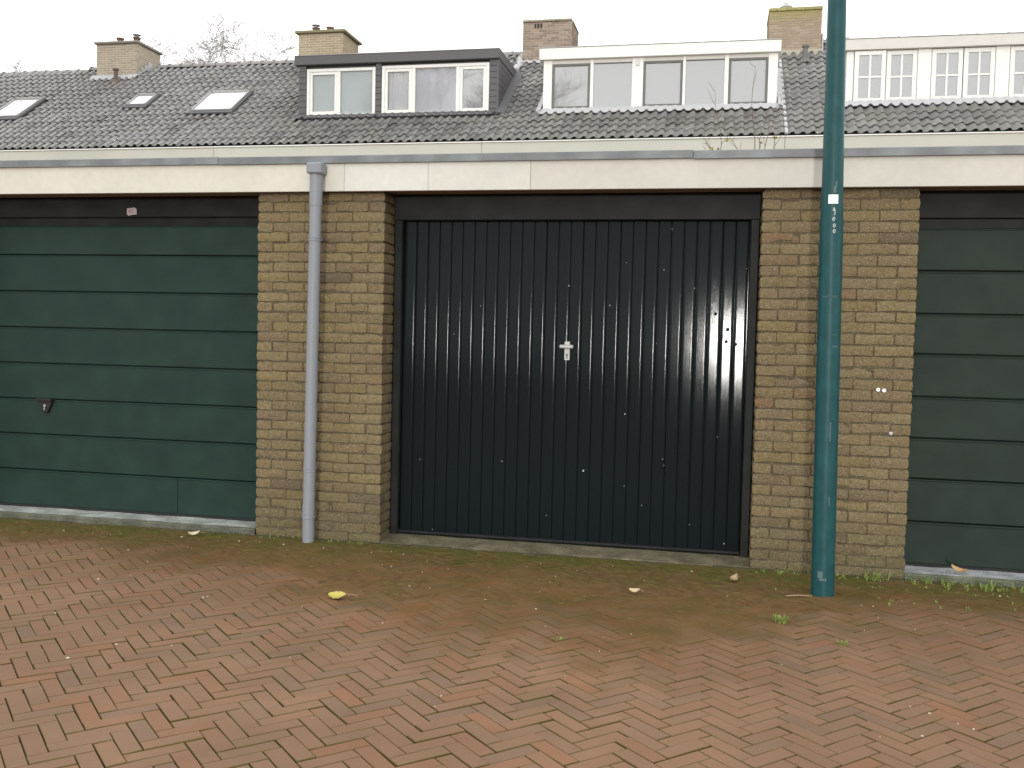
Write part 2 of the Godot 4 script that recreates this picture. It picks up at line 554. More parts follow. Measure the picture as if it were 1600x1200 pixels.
# ------------------------------------------------------------------ garage
func rough_brick(L: float, H: float, D: float, sd: int) -> MB:
	# hand-moulded brick: uneven front face at z = 0, body running back to -D; x from 0 to L, y from 0 to H
	var r := RandomNumberGenerator.new()
	r.seed = sd
	var b := MB.new()
	var nx := 5; var ny := 2
	var g := []
	for j in ny + 1:
		for i in nx + 1:
			var edge := i == 0 or i == nx or j == 0 or j == ny
			var x := L * i / nx; var y := H * j / ny
			if i == 1: x = 0.007
			if i == nx - 1: x = L - 0.007
			if j == 1: y = H * 0.5 + r.randf_range(-0.006, 0.006)
			var z := r.randf_range(-0.003, 0.003)
			if edge:
				z = -0.0035 + r.randf_range(-0.0035, 0.003)
				if i > 0 and i < nx: y += r.randf_range(-0.0035, 0.0030)
				if (i == 0 or i == nx) and j > 0 and j < ny:
					x += r.randf_range(-0.001, 0.001)
					z = -0.0015 + r.randf_range(-0.002, 0.0015)
				if (i == 0 or i == nx) and (j == 0 or j == ny):
					z -= 0.002; x += (0.003 if i == 0 else -0.003)
			g.append(Vector3(x, y, z))
	var nn := []
	for j in ny + 1:
		for i in nx + 1:
			var px: Vector3 = g[j * (nx + 1) + mini(i + 1, nx)] - g[j * (nx + 1) + maxi(i - 1, 0)]
			var py: Vector3 = g[mini(j + 1, ny) * (nx + 1) + i] - g[maxi(j - 1, 0) * (nx + 1) + i]
			nn.append(px.cross(py).normalized())
	for j in ny:
		for i in nx:
			var a := j * (nx + 1) + i
			b.quadn(g[a], g[a + 1], g[a + nx + 2], g[a + nx + 1], nn[a], nn[a + 1], nn[a + nx + 2], nn[a + nx + 1])
	var back := Vector3(0, 0, -D)
	for side in [[0, nx, nx, Vector3.DOWN], [ny * (nx + 1), ny * (nx + 1) + nx, nx, Vector3.UP]]:
		var p: Vector3 = g[side[0]]; var q: Vector3 = g[side[1]]
		for i in nx:
			p = g[side[0] + i]; q = g[side[0] + i + 1]
			b.face([p, q, q + back, p + back], side[3])
	for i in [0, nx]:
		var out := Vector3.LEFT if i == 0 else Vector3.RIGHT
		for j in ny:
			var p: Vector3 = g[j * (nx + 1) + i]; var q: Vector3 = g[(j + 1) * (nx + 1) + i]
			b.face([p, q, q + back, p + back], out)
	return b

func brick_tone(course: int) -> Color:
	var base: Color = [Color(0.217, 0.168, 0.093), Color(0.221, 0.172, 0.087), Color(0.210, 0.160, 0.093), Color(0.220, 0.164, 0.093), Color(0.206, 0.159, 0.095), Color(0.225, 0.178, 0.099)][rng.randi() % 6]
	if rng.randf() < 0.03: base = Color(0.219, 0.150, 0.086)
	if rng.randf() < 0.04: base = Color(0.163, 0.128, 0.083)
	var low := sm(7.0, 0.0, course)
	base = base.lerp(Color(0.137, 0.120, 0.063), 0.6 * low)
	return base * rng.randf_range(0.93, 1.06)

func build_pier(parent: Node3D, x0: float, x1: float, front_parts: bool) -> void:
	var courses := 35
	var ch := 0.0625
	var y0 := 0.002
	var core := boxm(Vector3(x0 + 0.010, -0.2, -0.6), Vector3(x1 - 0.010, 2.186, -0.0068))
	var pier := part("brick_pier", core, M.mortar, parent)
	var wid := x1 - x0
	var mod := wid / 4.0
	var stuff := MB.new()
	var full := []; var half := []
	for i in 10:
		full.append(rough_brick(mod - 0.004, 0.0540, 0.1, 300 + i))
	for i in 8:
		half.append(rough_brick(mod / 2 - 0.004, 0.0540, 0.1, 400 + i))
	var shared := {}
	for k in courses:
		var y := y0 + k * ch
		var hscale := 1.0
		if k == courses - 1: hscale = 0.72
		var spots := []
		if k % 2 == 0:
			for i in 4: spots.append([x0 + i * mod + (0.0 if i == 0 else 0.002), false])
		else:
			spots.append([x0, true])
			for i in 3: spots.append([x0 + mod / 2 + i * mod + 0.002, false])
			spots.append([x1 - mod / 2 + 0.004, true])
		for s in spots:
			var vi := rng.randi() % (8 if s[1] else 10)
			var tone := brick_tone(k)
			var t := Transform3D(Basis(Vector3.BACK, rng.randf_range(-0.012, 0.012)) * Basis(Vector3.UP, rng.randf_range(-0.012, 0.012)), Vector3(s[0] + rng.randf_range(-.0025, .0025), y + rng.randf_range(-.0018, .0018), rng.randf_range(-.003, .003)))
			if hscale < 1.0: t.basis = t.basis * Basis.from_scale(Vector3(1, hscale, 1))
			if front_parts:
				var key := "%d_%d_%d" % [vi, int(s[1]), rng.randi() % 7]
				if not shared.has(key):
					var m := MB.new()
					m.append(half[vi] if s[1] else full[vi], Transform3D.IDENTITY, tone if k > 5 else brick_tone(20))
					shared[key] = m.mesh()
				var me = shared[key]
				if k < 5:
					var m2 := MB.new()
					m2.append(half[vi] if s[1] else full[vi], Transform3D.IDENTITY, tone)
					me = m2.mesh()
				part("brick", me, M.brick, pier).transform = t
			else:
				stuff.append(half[vi] if s[1] else full[vi], t, tone)
		# the reveals, seen edge on: bricks running back from the face
		for side in [-1, 1]:
			var starts := [0.104, 0.212] if k % 2 == 0 else [0.104, 0.318]
			for i in 2:
				var long: bool = (k + i) % 2 == 0
				var piece: MB = full[rng.randi() % 10] if k % 2 == 1 and i == 0 else half[rng.randi() % 8]
				var bs := Basis(Vector3.UP, PI / 2 * side)
				var at := Vector3(x1 if side == 1 else x0, y, -starts[i] - 0.002)
				if side == -1: at.z -= (mod - 0.004) if k % 2 == 1 and i == 0 else (mod / 2 - 0.004)
				var t2 := Transform3D(bs * Basis.from_scale(Vector3(1, hscale, 1)), at)
				stuff.append(piece, t2, brick_tone(k))
	var so := part("brick_side", stuff, M.brick, pier)
	so.set_meta("kind", "stuff")

func panel_door(parent: Node3D, x0: float, x1: float, seams: Array, m: Material, label: String, split := 0.0) -> Node3D:
	var zd := -0.2
	var backing := boxm(Vector3(x0, seams[-1], zd - 0.08), Vector3(x1, seams[0], zd - 0.035))
	var door := part("garage_door", backing, M.dark_frame, parent, label)
	for i in seams.size() - 1:
		var top: float = seams[i]; var bot: float = seams[i + 1]
		var cuts := [x0 + 0.012, x1 - 0.012]
		if split != 0.0 and i == seams.size() - 2:
			cuts = [x0 + 0.012, split - 0.0018, split + 0.0018, x1 - 0.012]
		for k in range(0, cuts.size(), 2):
			var b := MB.new()
			# section with a rolled upper lip that catches the light and an undercut foot
			var pf := PackedVector2Array()
			var H := top - bot
			for q in [[-0.034, H - 0.003], [-0.006, H - 0.0045], [0.0015, H - 0.0075], [0.0034, H - 0.0105], [0.0030, H - 0.0135], [0.0004, H - 0.0165], [0.0, H - 0.0175], [0.0, H - 0.019], [0.0, 0.007], [0.0, 0.0055], [-0.003, 0.0018], [-0.008, 0.0008], [-0.034, 0.0]]: pf.append(Vector2(q[0], q[1]))
			var rev := PackedVector2Array()
			for q in pf: rev.append(q)
			b.extrude(rev, Vector3(cuts[k], bot, zd), Vector3(0, 0, 1), Vector3(0, 1, 0), Vector3(cuts[k + 1] - cuts[k], 0, 0), true)
			for xx in [cuts[k], cuts[k + 1]]:
				var poly := []
				for q in pf: poly.append(Vector3(xx, bot + q.y, zd + q.x))
				b.face(poly, Vector3(-1 if xx == cuts[k] else 1, 0, 0))
			part("panel", b, m, door)
	# rubber seal on the floor
	part("floor_seal", boxm(Vector3(x0 + 0.01, seams[-1] - 0.014, zd - 0.03), Vector3(x1 - 0.01, seams[-1] + 0.001, zd - 0.002), 0.002), M.rubber, door)
	return door

func build_garage() -> void:
	var ga := thing("garage", "low row of brick garages with cream fascia and three dark doors", "garage")
	# closed shell behind the fronts
	part("roof_slab", boxm(Vector3(-6.2, 2.192, -6.2), Vector3(4.5, 2.35, -0.002)), M.soffit, ga)
	part("roof_felt", boxm(Vector3(-6.2, 2.3505, -6.2), Vector3(4.5, 2.372, 0.02)), M.underlay, ga)
	part("back_wall", boxm(Vector3(-6.1, -0.2, -6.1), Vector3(4.4, 2.19, -5.9)), M.house_wall, ga)
	part("side_wall", boxm(Vector3(-6.1, -0.2, -5.9), Vector3(-5.92, 2.19, -0.6)), M.house_wall, ga)
	part("side_wall", boxm(Vector3(4.22, -0.2, -5.9), Vector3(4.4, 2.19, -0.6)), M.house_wall, ga)
	part("floor_slab", boxm(Vector3(-6.1, -0.25, -5.9), Vector3(4.4, -0.03, -0.3)), M.soffit, ga)
	build_pier(ga, -5.91, -5.07, false)
	build_pier(ga, -2.853, -2.013, true)
	build_pier(ga, 0.235, 1.078, true)
	build_pier(ga, 3.30, 4.14, false)
	# fascia boards, each run butted against the next
	var cuts := [-6.2, -2.256, -1.722, -1.096, 4.5]
	var cols := [Color(.62, .61, .53), Color(.63, .63, .57), Color(.61, .605, .545), Color(.57, .56, .50)]
	for i in 4:
		var zf: float = [0.060, 0.0605, 0.0612, 0.0605][i]
		part("fascia_board", boxm(Vector3(cuts[i] + 0.0006, 2.178, 0.035), Vector3(cuts[i + 1] - 0.0006, 2.362, zf), 0.0022, cols[i]), M.fascia, ga)
	part("fascia_batten", boxm(Vector3(-6.19, 2.194, 0.004), Vector3(4.49, 2.36, 0.034)), M.soffit, ga)
	# aluminium roof edge
	var tc := [-6.22, -3.087, -0.157, 4.52]
	for i in 3:
		var b := MB.new()
		b.col = [Color(1.12, 1.12, 1.13), Color(.95, .96, .96), Color(1.1, 1.1, 1.1)][i]
		var zt: float = [0.079, 0.078, 0.0795][i]
		var yb: float = [2.347, 2.3445, 2.340][i]
		b.box(Vector3(tc[i] + 0.0008, yb, 0.0625), Vector3(tc[i + 1] - 0.0008, yb + 0.048, zt), 0.003)
		b.box(Vector3(tc[i] + 0.0008, yb + 0.040, -0.05), Vector3(tc[i + 1] - 0.0008, yb + 0.0475, 0.063), 0.0)
		part("roof_edge_trim", b, M.trim, ga)
	# left door
	var frame_l := MB.new()
	frame_l.box(Vector3(-5.07, 2.055, -0.26), Vector3(-2.855, 2.192, -0.195), 0.003)
	part("door_header", frame_l, M.dark_frame, ga)
	part("door_stop", boxm(Vector3(-5.07, 1.985, -0.30), Vector3(-2.855, 2.056, -0.225), 0.003), M.dark_frame, ga)
	var dl := panel_door(ga, -5.07, -2.855, [2.00, 1.802, 1.552, 1.303, 1.055, 0.808, 0.562, 0.312, 0.062], M.green, "dark green door of horizontal panels with black handle", -3.52)
	var hd := MB.new()
	var hc := Vector3(-4.52, 0.797, -0.2)
	var outline := [Vector2(-0.066, 0.012), Vector2(-0.06, -0.002), Vector2(-0.028, -0.072), Vector2(-0.014, -0.088), Vector2(0.014, -0.088), Vector2(0.028, -0.072), Vector2(0.062, -0.004), Vector2(0.066, 0.012)]
	var rim := []; var topf := []
	for q in outline:
		rim.append(hc + Vector3(q.x, q.y, 0.001))
		topf.append(hc + Vector3(q.x * 0.86, q.y * 0.9 - 0.002, 0.022))
	hd.face(topf, Vector3.BACK)
	for i in outline.size():
		var j := (i + 1) % outline.size()
		hd.face([rim[i], rim[j], topf[j], topf[i]], rim[i] + rim[j] - 2.0 * hc + Vector3(0, 0.07, 0.01))
	hd.box(hc + Vector3(-0.062, -0.004, 0.022), hc + Vector3(0.062, 0.016, 0.044), 0.005)
	part("handle", hd, M.black, dl)
	var lk := MB.new()
	lk.xf = Transform3D(Basis(Vector3.RIGHT, PI / 2), hc + Vector3(0, -0.034, 0.022))
	lk.lathe([Vector2(0.009, 0), Vector2(0.009, 0.004), Vector2(0.0, 0.0045)], Vector3.ZERO, 12)
	lk.xf = Transform3D.IDENTITY
	lk.box(hc + Vector3(-0.004, -0.066, 0.022), hc + Vector3(0.004, -0.038, 0.030), 0.002)
	part("lock", lk, M.silver, dl)
	# right door
	part("door_header", boxm(Vector3(1.08, 2.037, -0.26), Vector3(3.30, 2.192, -0.195), 0.003), M.dark_frame, ga)
	part("door_stop", boxm(Vector3(1.08, 1.96, -0.29), Vector3(3.30, 2.036, -0.215), 0.003), M.dark_frame, ga)
	panel_door(ga, 1.08, 3.30, [1.985, 1.742, 1.498, 1.268, 1.024, 0.786, 0.551, 0.303, 0.055], M.olive, "dull olive green door of horizontal panels")
	# black ribbed door in the middle
	var xl := -2.012; var xr := 0.234
	part("door_header", boxm(Vector3(xl, 2.030, -0.27), Vector3(xr, 2.192, -0.186), 0.004), M.dark_frame, ga)
	part("door_jamb", boxm(Vector3(xl + 0.002, 0.0, -0.27), Vector3(xl + 0.052, 2.032, -0.184), 0.005), M.dark_frame, ga)
	part("door_jamb", boxm(Vector3(xr - 0.052, 0.0, -0.27), Vector3(xr - 0.002, 2.032, -0.184), 0.005), M.dark_frame, ga)
	var d := part("garage_door", boxm(Vector3(xl + 0.054, 0.03, -0.27), Vector3(xr - 0.054, 2.026, -0.255)), M.gloss, ga, "glossy black door of vertical ribs with a silver handle")
	var n := 28
	var bw := (xr - xl - 0.112) / n
	var pf := PackedVector2Array()
	for q in [[.0003, -.0075], [.0012, -.0050], [.0030, -.0030], [.0053, -.00175], [.0080, -.0009], [.0106, -.00035], [.0133, -.00008], [.0155, 0.0], [.017, 0.0]]: pf.append(Vector2(q[0], q[1]))
	var mirror := []
	for q in pf: mirror.append(Vector2(bw - q.x, q.y))
	mirror.reverse()
	for q in mirror: pf.append(q)
	var bd := MB.new()
	bd.extrude(pf, Vector3(0, 0.056, 0), Vector3(1, 0, 0), Vector3(0, 0, 1), Vector3(0, 1.971, 0), true)
	var bm := bd.mesh()
	for i in n:
		var o := part("board", bm, M.gloss, d)
		o.transform = Transform3D(Basis(Vector3.UP, rng.randf_range(-0.006, 0.006)) * Basis(Vector3.RIGHT, -0.0125 + rng.randf_range(-0.002, 0.002)), Vector3(xl + 0.056 + i * bw, 0, -0.212 + rng.randf_range(-0.0006, 0.0006)))
	var rail := MB.new()
	rail.tube([Vector3(xl + 0.056, 0.046, -0.205), Vector3(xr - 0.056, 0.046, -0.205)], [0.013, 0.013], 10)
	part("bottom_rail", rail, M.dark_frame, d)
	var hx := -0.893
	part("handle_plate", boxm(Vector3(hx - 0.0175, 1.173, -0.217), Vector3(hx + 0.0175, 1.290, -0.205), 0.003), M.silver, d)
	var bar := MB.new()
	bar.box(Vector3(hx - 0.044, 1.247, -0.186), Vector3(hx + 0.044, 1.270, -0.163), 0.006)
	bar.box(Vector3(hx - 0.010, 1.250, -0.206), Vector3(hx + 0.010, 1.268, -0.185), 0.0)
	part("handle", bar, M.silver, d)
	var kh := MB.new()
	kh.xf = Transform3D(Basis(Vector3.RIGHT, PI / 2), Vector3(hx, 1.207, -0.206))
	kh.lathe([Vector2(0.008, 0), Vector2(0.008, 0.003), Vector2(0.0, 0.0033)], Vector3.ZERO, 12)
	kh.xf = Transform3D.IDENTITY
	kh.box(Vector3(hx - 0.004, 1.183, -0.206), Vector3(hx + 0.004, 1.203, -0.2035))
	part("keyhole", kh, M.grey_frame, d)
	# paint chips, droppings and bolts on the black door
	var sp := [[-0.774, 0.495, .0075], [-1.29, 0.528, .004], [-0.528, 0.856, .005], [-0.292, 0.589, .003], [0.029, 0.739, .003], [-0.519, 0.413, .003], [-0.283, 0.551, .003], [-0.134, 1.627, .004], [-0.319, 1.735, .004], [0.167, 1.747, .003], [-0.022, 1.639, .003], [-0.894, 1.633, .0045], [-0.998, 0.203, .003], [-1.827, 0.515, .003], [-1.733, 0.068, .003], [-0.64, 1.516, .004], [-0.277, 1.98, .003], [-0.546, 1.776, .003], [-1.45, 1.5, .003], [-1.62, 1.32, .003], [-0.41, 0.3, .0035], [-0.12, 0.2, .003], [0.088, 0.097, .005], [-0.52, 1.2, .003], [-0.35, 1.29, .003]]
	var chips := MB.new()
	chips.col = Color(.55, .55, .53)
	for s in sp:
		var poly := []
		for k in 7:
			var a := TAU * k / 7
			var rr: float = s[2] * 0.8 * rng.randf_range(0.6, 1.1)
			poly.append(Vector3(s[0] + cos(a) * rr, s[1] + sin(a) * rr * 1.2, -0.212 - 0.0125 * s[1] + 0.0028))
		chips.face(poly, Vector3.BACK)
	var chipo := part("paint_chip", chips, M.blind, d)
	chipo.set_meta("kind", "stuff")
	for q in [[0.068, 1.383], [0.119, 1.297], [0.062, 1.31], [-0.006, 1.476]]:
		var bo := MB.new()
		bo.xf = Transform3D(Basis(Vector3.RIGHT, PI / 2), Vector3(q[0], q[1], -0.2125 - 0.0125 * q[1] + 0.0005))
		bo.lathe([Vector2(0.011, 0), Vector2(0.009, 0.004), Vector2(0.004, 0.006), Vector2(0, 0.0065)], Vector3.ZERO, 12)
		part("bolt", bo, M.gloss, d)
	# thresholds
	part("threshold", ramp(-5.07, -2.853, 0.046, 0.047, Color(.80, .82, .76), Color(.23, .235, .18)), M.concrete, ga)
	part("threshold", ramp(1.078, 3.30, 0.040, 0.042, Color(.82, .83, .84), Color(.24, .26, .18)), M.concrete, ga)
	part("threshold", ramp(-2.013, 0.235, 0.030, 0.010, Color(.30, .26, .17), Color(.29, .25, .16)), M.concrete, ga)
	# concrete footing showing along the front
	var ft := MB.new()
	ft.col = Color(.17, .155, .085)
	for i in 40:
		var xa := -6.0 + i * 0.262
		ft.box(Vector3(xa, -0.1, -0.03), Vector3(xa + 0.2615, 0.006 + rng.randf_range(-.003, .003), 0.034 + rng.randf_range(-0.004, 0.006)), 0.003)
	var fo := part("footing", ft, M.concrete, ga)
	var kb := MB.new()
	var kx := -6.0
	while kx < 4.3:
		var l := 0.2 + rng.randf_range(-.003, .003)
		kb.col = Color(.27, .185, .105) * rng.randf_range(0.7, 1.0)
		kb.box(Vector3(kx, -0.08, 0.046 + rng.randf_range(-.004, .003)), Vector3(kx + l, -0.001 + rng.randf_range(-.004, .003), 0.112), 0.004)
		kx += l + 0.006
	part("kerb_row", kb, M.concrete, ga).set_meta("kind", "stuff")
	# white marks on the right pier
	for q in [[0.897, 1.063, .012], [0.928, 1.06, .012], [0.974, 0.822, .011]]:
		var mk := MB.new()
		var poly := []
		for k in 10:
			var a := TAU * k / 10
			poly.append(Vector3(q[0] + cos(a) * q[2] * rng.randf_range(.8, 1.0), q[1] + sin(a) * q[2] * rng.randf_range(.8, 1.0), 0.0045))
		mk.face(poly, Vector3.BACK)
		for k in 10:
			var k2 := (k + 1) % 10
			mk.face([poly[k], poly[k2], poly[k2] + Vector3(0, 0, -0.012), poly[k] + Vector3(0, 0, -0.012)], poly[k] - Vector3(q[0], q[1], 0))
		part("paint_spot", mk, M.chalk if q[1] > 0.9 else M.lead, ga)

func ramp(x0: float, x1: float, yb: float, yf: float, top: Color, front: Color) -> MB:
	var b := MB.new()
	var n := 24
	var rows := [Vector2(-0.34, yb), Vector2(-0.2, yb), Vector2(-0.09, lerpf(yb, yf, 0.5)), Vector2(-0.012, yf), Vector2(0.0, yf - 0.004), Vector2(0.006, yf - 0.012), Vector2(0.010, -0.08)]
	var g := []
	for i in n + 1:
		var col := []
		for k in rows.size():
			var p: Vector2 = rows[k]
			var w := 0.0 if k == 0 or k == rows.size() - 1 else 0.0025
			col.append(Vector3(lerpf(x0, x1, float(i) / n), p.y + rng.randf_range(-w, w), p.x + rng.randf_range(-w, w) * 1.5))
		g.append(col)
	for i in n:
		for k in rows.size() - 1:
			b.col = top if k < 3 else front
			b.face([g[i][k], g[i + 1][k], g[i + 1][k + 1], g[i][k + 1]], Vector3(0, 1, 0.6))
	return b

# ------------------------------------------------------------------ houses
const TH := deg_to_rad(35.0)
func on_roof(x: float, s: float, n: float) -> Vector3:
	return Vector3(x, 5.53 + s * sin(TH) + n * cos(TH), -15.2 - s * cos(TH) + n * sin(TH))

var tile_kinds: Array[MB] = []
const TW := 0.2048
const TG := 0.31

func tile_shape(sd: int) -> MB:
	var r := RandomNumberGenerator.new()
	r.seed = sd
	var b := MB.new()
	var prof := []
	var hs := [0.014, 0.002, -0.003, 0.000, 0.010, 0.030, 0.046, 0.050, 0.040, 0.018]
	for i in 10:
		prof.append(Vector2(-0.012 + 0.225 * i / 9.0, hs[i]))
	var s0 := -0.03; var s1 := TG + 0.03
	var n0 := 0.040; var n1 := 0.012
	var tilt := r.randf_range(-0.004, 0.004)
	for i in 9:
		var p: Vector2 = prof[i]; var q: Vector2 = prof[i + 1]
		var dp: Vector2 = prof[i + 1] - prof[maxi(i - 1, 0)]
		var dq: Vector2 = prof[mini(i + 2, 9)] - prof[i]
		var np := Vector3(-dp.y, 0.07, dp.x).normalized(); var nq := Vector3(-dq.y, 0.07, dq.x).normalized()
		var a := Vector3(p.x, s0, n0 + p.y + tilt * i / 9.0); var c2 := Vector3(q.x, s0, n0 + q.y + tilt * (i + 1) / 9.0)
		var a2 := Vector3(p.x, s1, n1 + p.y); var c3 := Vector3(q.x, s1, n1 + q.y)
		b.quadn(a, c2, c3, a2, np, nq, nq, np)
		var dn := Vector3(0, 0.004, -0.017)
		b.face([a, c2, c2 + dn, a + dn], Vector3(0, -1, 0))
	return b

func tile_tone(x: float, row: int) -> Color:
	var base := Color(.435, .42, .396).lerp(Color(.38, .366, .348), rng.randf() * (0.6 if x < -11.0 else 1.0))
	if rng.randf() < (0.05 if x < -11.0 else 0.12): base = Color(.46, .44, .40)
	if rng.randf() < (0.04 if x < -11.0 else 0.08): base = Color(.29, .27, .257)
	var mossy := sm(7.0, 0.0, row) * (0.5 + 0.5 * dirt_noise.get_noise_2d(x * 0.9 + 30.0, row * 0.3)) * (0.15 if x < -10.0 else 0.42)
	base = base.lerp(Color(.29, .30, .18), mossy * rng.randf_range(0.1, 0.9))
	return base * rng.randf_range(0.9, 1.1)

func frame_of(parent: Node3D, called: String, x0: float, x1: float, y0: float, y1: float, wdt: float, zf: float, thick: float, m: Material) -> void:
	var b := MB.new()
	b.box(Vector3(x0, y0, zf - thick), Vector3(x0 + wdt, y1, zf), 0.006)
	b.box(Vector3(x1 - wdt, y0, zf - thick), Vector3(x1, y1, zf), 0.006)
	b.box(Vector3(x0 + wdt, y0, zf - thick), Vector3(x1 - wdt, y0 + wdt, zf - 0.002), 0.006)
	b.box(Vector3(x0 + wdt, y1 - wdt, zf - thick), Vector3(x1 - wdt, y1, zf - 0.002), 0.006)
	part(called, b, m, parent)

func pane(parent: Node3D, x0: float, x1: float, y0: float, y1: float, z: float, back: Color, back_z := 0.05, folds := 0.0, m := "glass") -> void:
	part("pane", boxm(Vector3(x0, y0, z - 0.004), Vector3(x1, y1, z)), M[m], parent)
	var b := MB.new()
	b.col = back
	if folds > 0.0:
		var nf := int((x1 - x0) / 0.02)
		var pf := PackedVector2Array()
		for i in nf + 1:
			pf.append(Vector2((x1 - x0) * i / nf, folds * sin(i * 1.3) * (0.6 + 0.4 * sin(i * 0.37))))
		b.extrude(pf, Vector3(x0, y0, z - back_z), Vector3(1, 0, 0), Vector3(0, 0, 1), Vector3(0, y1 - y0, 0), true)
	else:
		b.box(Vector3(x0, y0, z - back_z - 0.01), Vector3(x1, y1, z - back_z))
	part("curtain" if folds > 0.0 else "blind", b, M.blind, parent)

func dormer_shell(house: Node3D, x0: float, x1: float, yb: float, yt: float, y_top: float, over_l: float, over_r: float, body: Material, band: Material, roof_col: Material) -> Node3D:
	var zf := -16.42
	# body is a hollow front box: back slab, sides
	var sh := MB.new()
	sh.box(Vector3(x0, yb - 0.5, -18.9), Vector3(x1, yt, zf - 0.13))
	var d := part("dormer", sh, body, house)
	var bnd := MB.new()
	bnd.box(Vector3(x0 - over_l, yt + 0.002, -18.75), Vector3(x1 + over_r, y_top - 0.02, zf + 0.085), 0.008)
	part("fascia", bnd, band, d)
	part("roof_edge", boxm(Vector3(x0 - over_l - 0.006, y_top - 0.019, -18.8), Vector3(x1 + over_r + 0.006, y_top, zf + 0.095), 0.006), roof_col, d)
	return d

func lead_strip(parent: Node3D, x0: float, x1: float, s0: float, s1: float, m: Material, lift := 0.085) -> void:
	# flashing dressed over the waves of the tiles
	var b := MB.new()
	var n := int((x1 - x0) / 0.03)
	var pr := []
	for i in n + 1:
		var x := lerpf(x0, x1, float(i) / n)
		var ph := fposmod(x - 1.25, TW) / TW
		var wv := 0.030 * sm(0.45, 0.75, ph) * sm(1.1, 0.8, ph)
		var jag := 0.045 * dirt_noise.get_noise_2d(x * 5.0, s0 * 3.0) + 0.05 * sm(0.45, 0.75, ph) * sm(1.1, 0.8, ph)
		pr.append([on_roof(x, s0 + jag, lift - 0.012 + wv), on_roof(x, s1, lift + wv * 0.5 + 0.01)])
	for i in n:
		b.face([pr[i][0], pr[i + 1][0], pr[i + 1][1], pr[i][1]], Vector3(0, 1, 0.7))
		b.face([pr[i][0], pr[i + 1][0], pr[i + 1][0] + Vector3(0, -0.02, 0), pr[i][0] + Vector3(0, -0.02, 0)], Vector3(0, 0, 1))
	part("flashing", b, m, parent)

func chimney(house: Node3D, x0: float, x1: float, y_base: float, y_top: float, tones: Array, cap: int, mortar: Color) -> Node3D:
	var zf := -19.02; var zb := -20.18
	var core := boxm(Vector3(x0 + 0.006, y_base - 0.6, zb + 0.006), Vector3(x1 - 0.006, y_top - 0.01, zf - 0.006))
	for i in core.c.size(): core.c[i] = mortar
	var ch := part("chimney", core, M.chimney_brick, house)
	var kinds := []
	for i in 4:
		kinds.append([boxm(Vector3(0, 0, -0.05), Vector3(0.198, 0.050, 0), 0.003, Color(1, 1, 1)), boxm(Vector3(0, 0, -0.05), Vector3(0.094, 0.050, 0), 0.003)])
	var shared := {}
	var courses := int(ceil((y_top - y_base) / 0.0625))
	var back := MB.new()
	for k in courses:
		var y := y_top - (k + 1) * 0.0625 + 0.005
		for face_i in 3:
			# front, right side, left side
			var len_: float = (x1 - x0) if face_i == 0 else (zf - zb)
			var at := 0.0
			var first := k % 2 == (0 if face_i == 0 else 1)
			while at < len_ - 0.05:
				var hf: bool = first or len_ - at < 0.2
				first = false
				var l := 0.105 if hf else 0.21
				var ti := rng.randi() % tones.size()
				var bs := Basis.IDENTITY
				var o := Vector3(x0 + at, y, zf)
				if face_i == 1:
					bs = Basis(Vector3.UP, PI / 2); o = Vector3(x1, y, zf - at)
				elif face_i == 2:
					bs = Basis(Vector3.UP, -PI / 2); o = Vector3(x0, y, zb + at)
				bs = bs * Basis.from_scale(Vector3(minf(1.0, (len_ - at) / (0.1 if hf else 0.205)), 1, 1))
				var tone: Color = tones[ti]
				if cap == 3:
					tone = tone.lerp(Color(.37, .335, .09), 0.75 * sm(0.42, -0.1, k * 0.0625 - 0.25 * dirt_noise.get_noise_2d(o.x * 3.0 + k, 2.0)))
				if face_i < 2 and cap < 3:
					var key := "%d_%d" % [ti, int(hf)]
					if not shared.has(key):
						var m := MB.new()
						m.append(kinds[0][1 if hf else 0], Transform3D.IDENTITY, tone)
						shared[key] = m.mesh()
					part("brick", shared[key], M.chimney_brick, ch).transform = Transform3D(bs, o + Vector3(0, 0, rng.randf_range(-.002, .002)))
				elif face_i < 2:
					var m := MB.new()
					m.append(kinds[0][1 if hf else 0], Transform3D.IDENTITY, tone)
					part("brick", m, M.chimney_brick, ch).transform = Transform3D(bs, o + Vector3(0, 0, rng.randf_range(-.002, .002)))
				else:
					back.append(kinds[0][1 if hf else 0], Transform3D(bs, o), tone)
				at += l
	part("brick_side", back, M.chimney_brick, ch).set_meta("kind", "stuff")
	return ch

func pot(parent: Node3D, x: float, y: float, z: float, cowl: bool) -> void:
	var b := MB.new()
	b.lathe([Vector2(0.085, -0.02), Vector2(0.075, 0.10), Vector2(0.105, 0.15), Vector2(0.115, 0.17), Vector2(0.09, 0.172), Vector2(0.0, 0.15)], Vector3(x, y, z), 14)
	part("chimney_pot", b, M.clay, parent)
	if cowl:
		var c := MB.new()
		c.tube([Vector3(x, y + 0.13, z), Vector3(x, y + 0.25, z)], [0.05, 0.05], 10)
		c.lathe([Vector2(0.0, 0.225), Vector2(0.115, 0.235), Vector2(0.115, 0.245), Vector2(0.0, 0.285)], Vector3(x, y, z), 14)
		part("cowl", c, M.steel, parent)

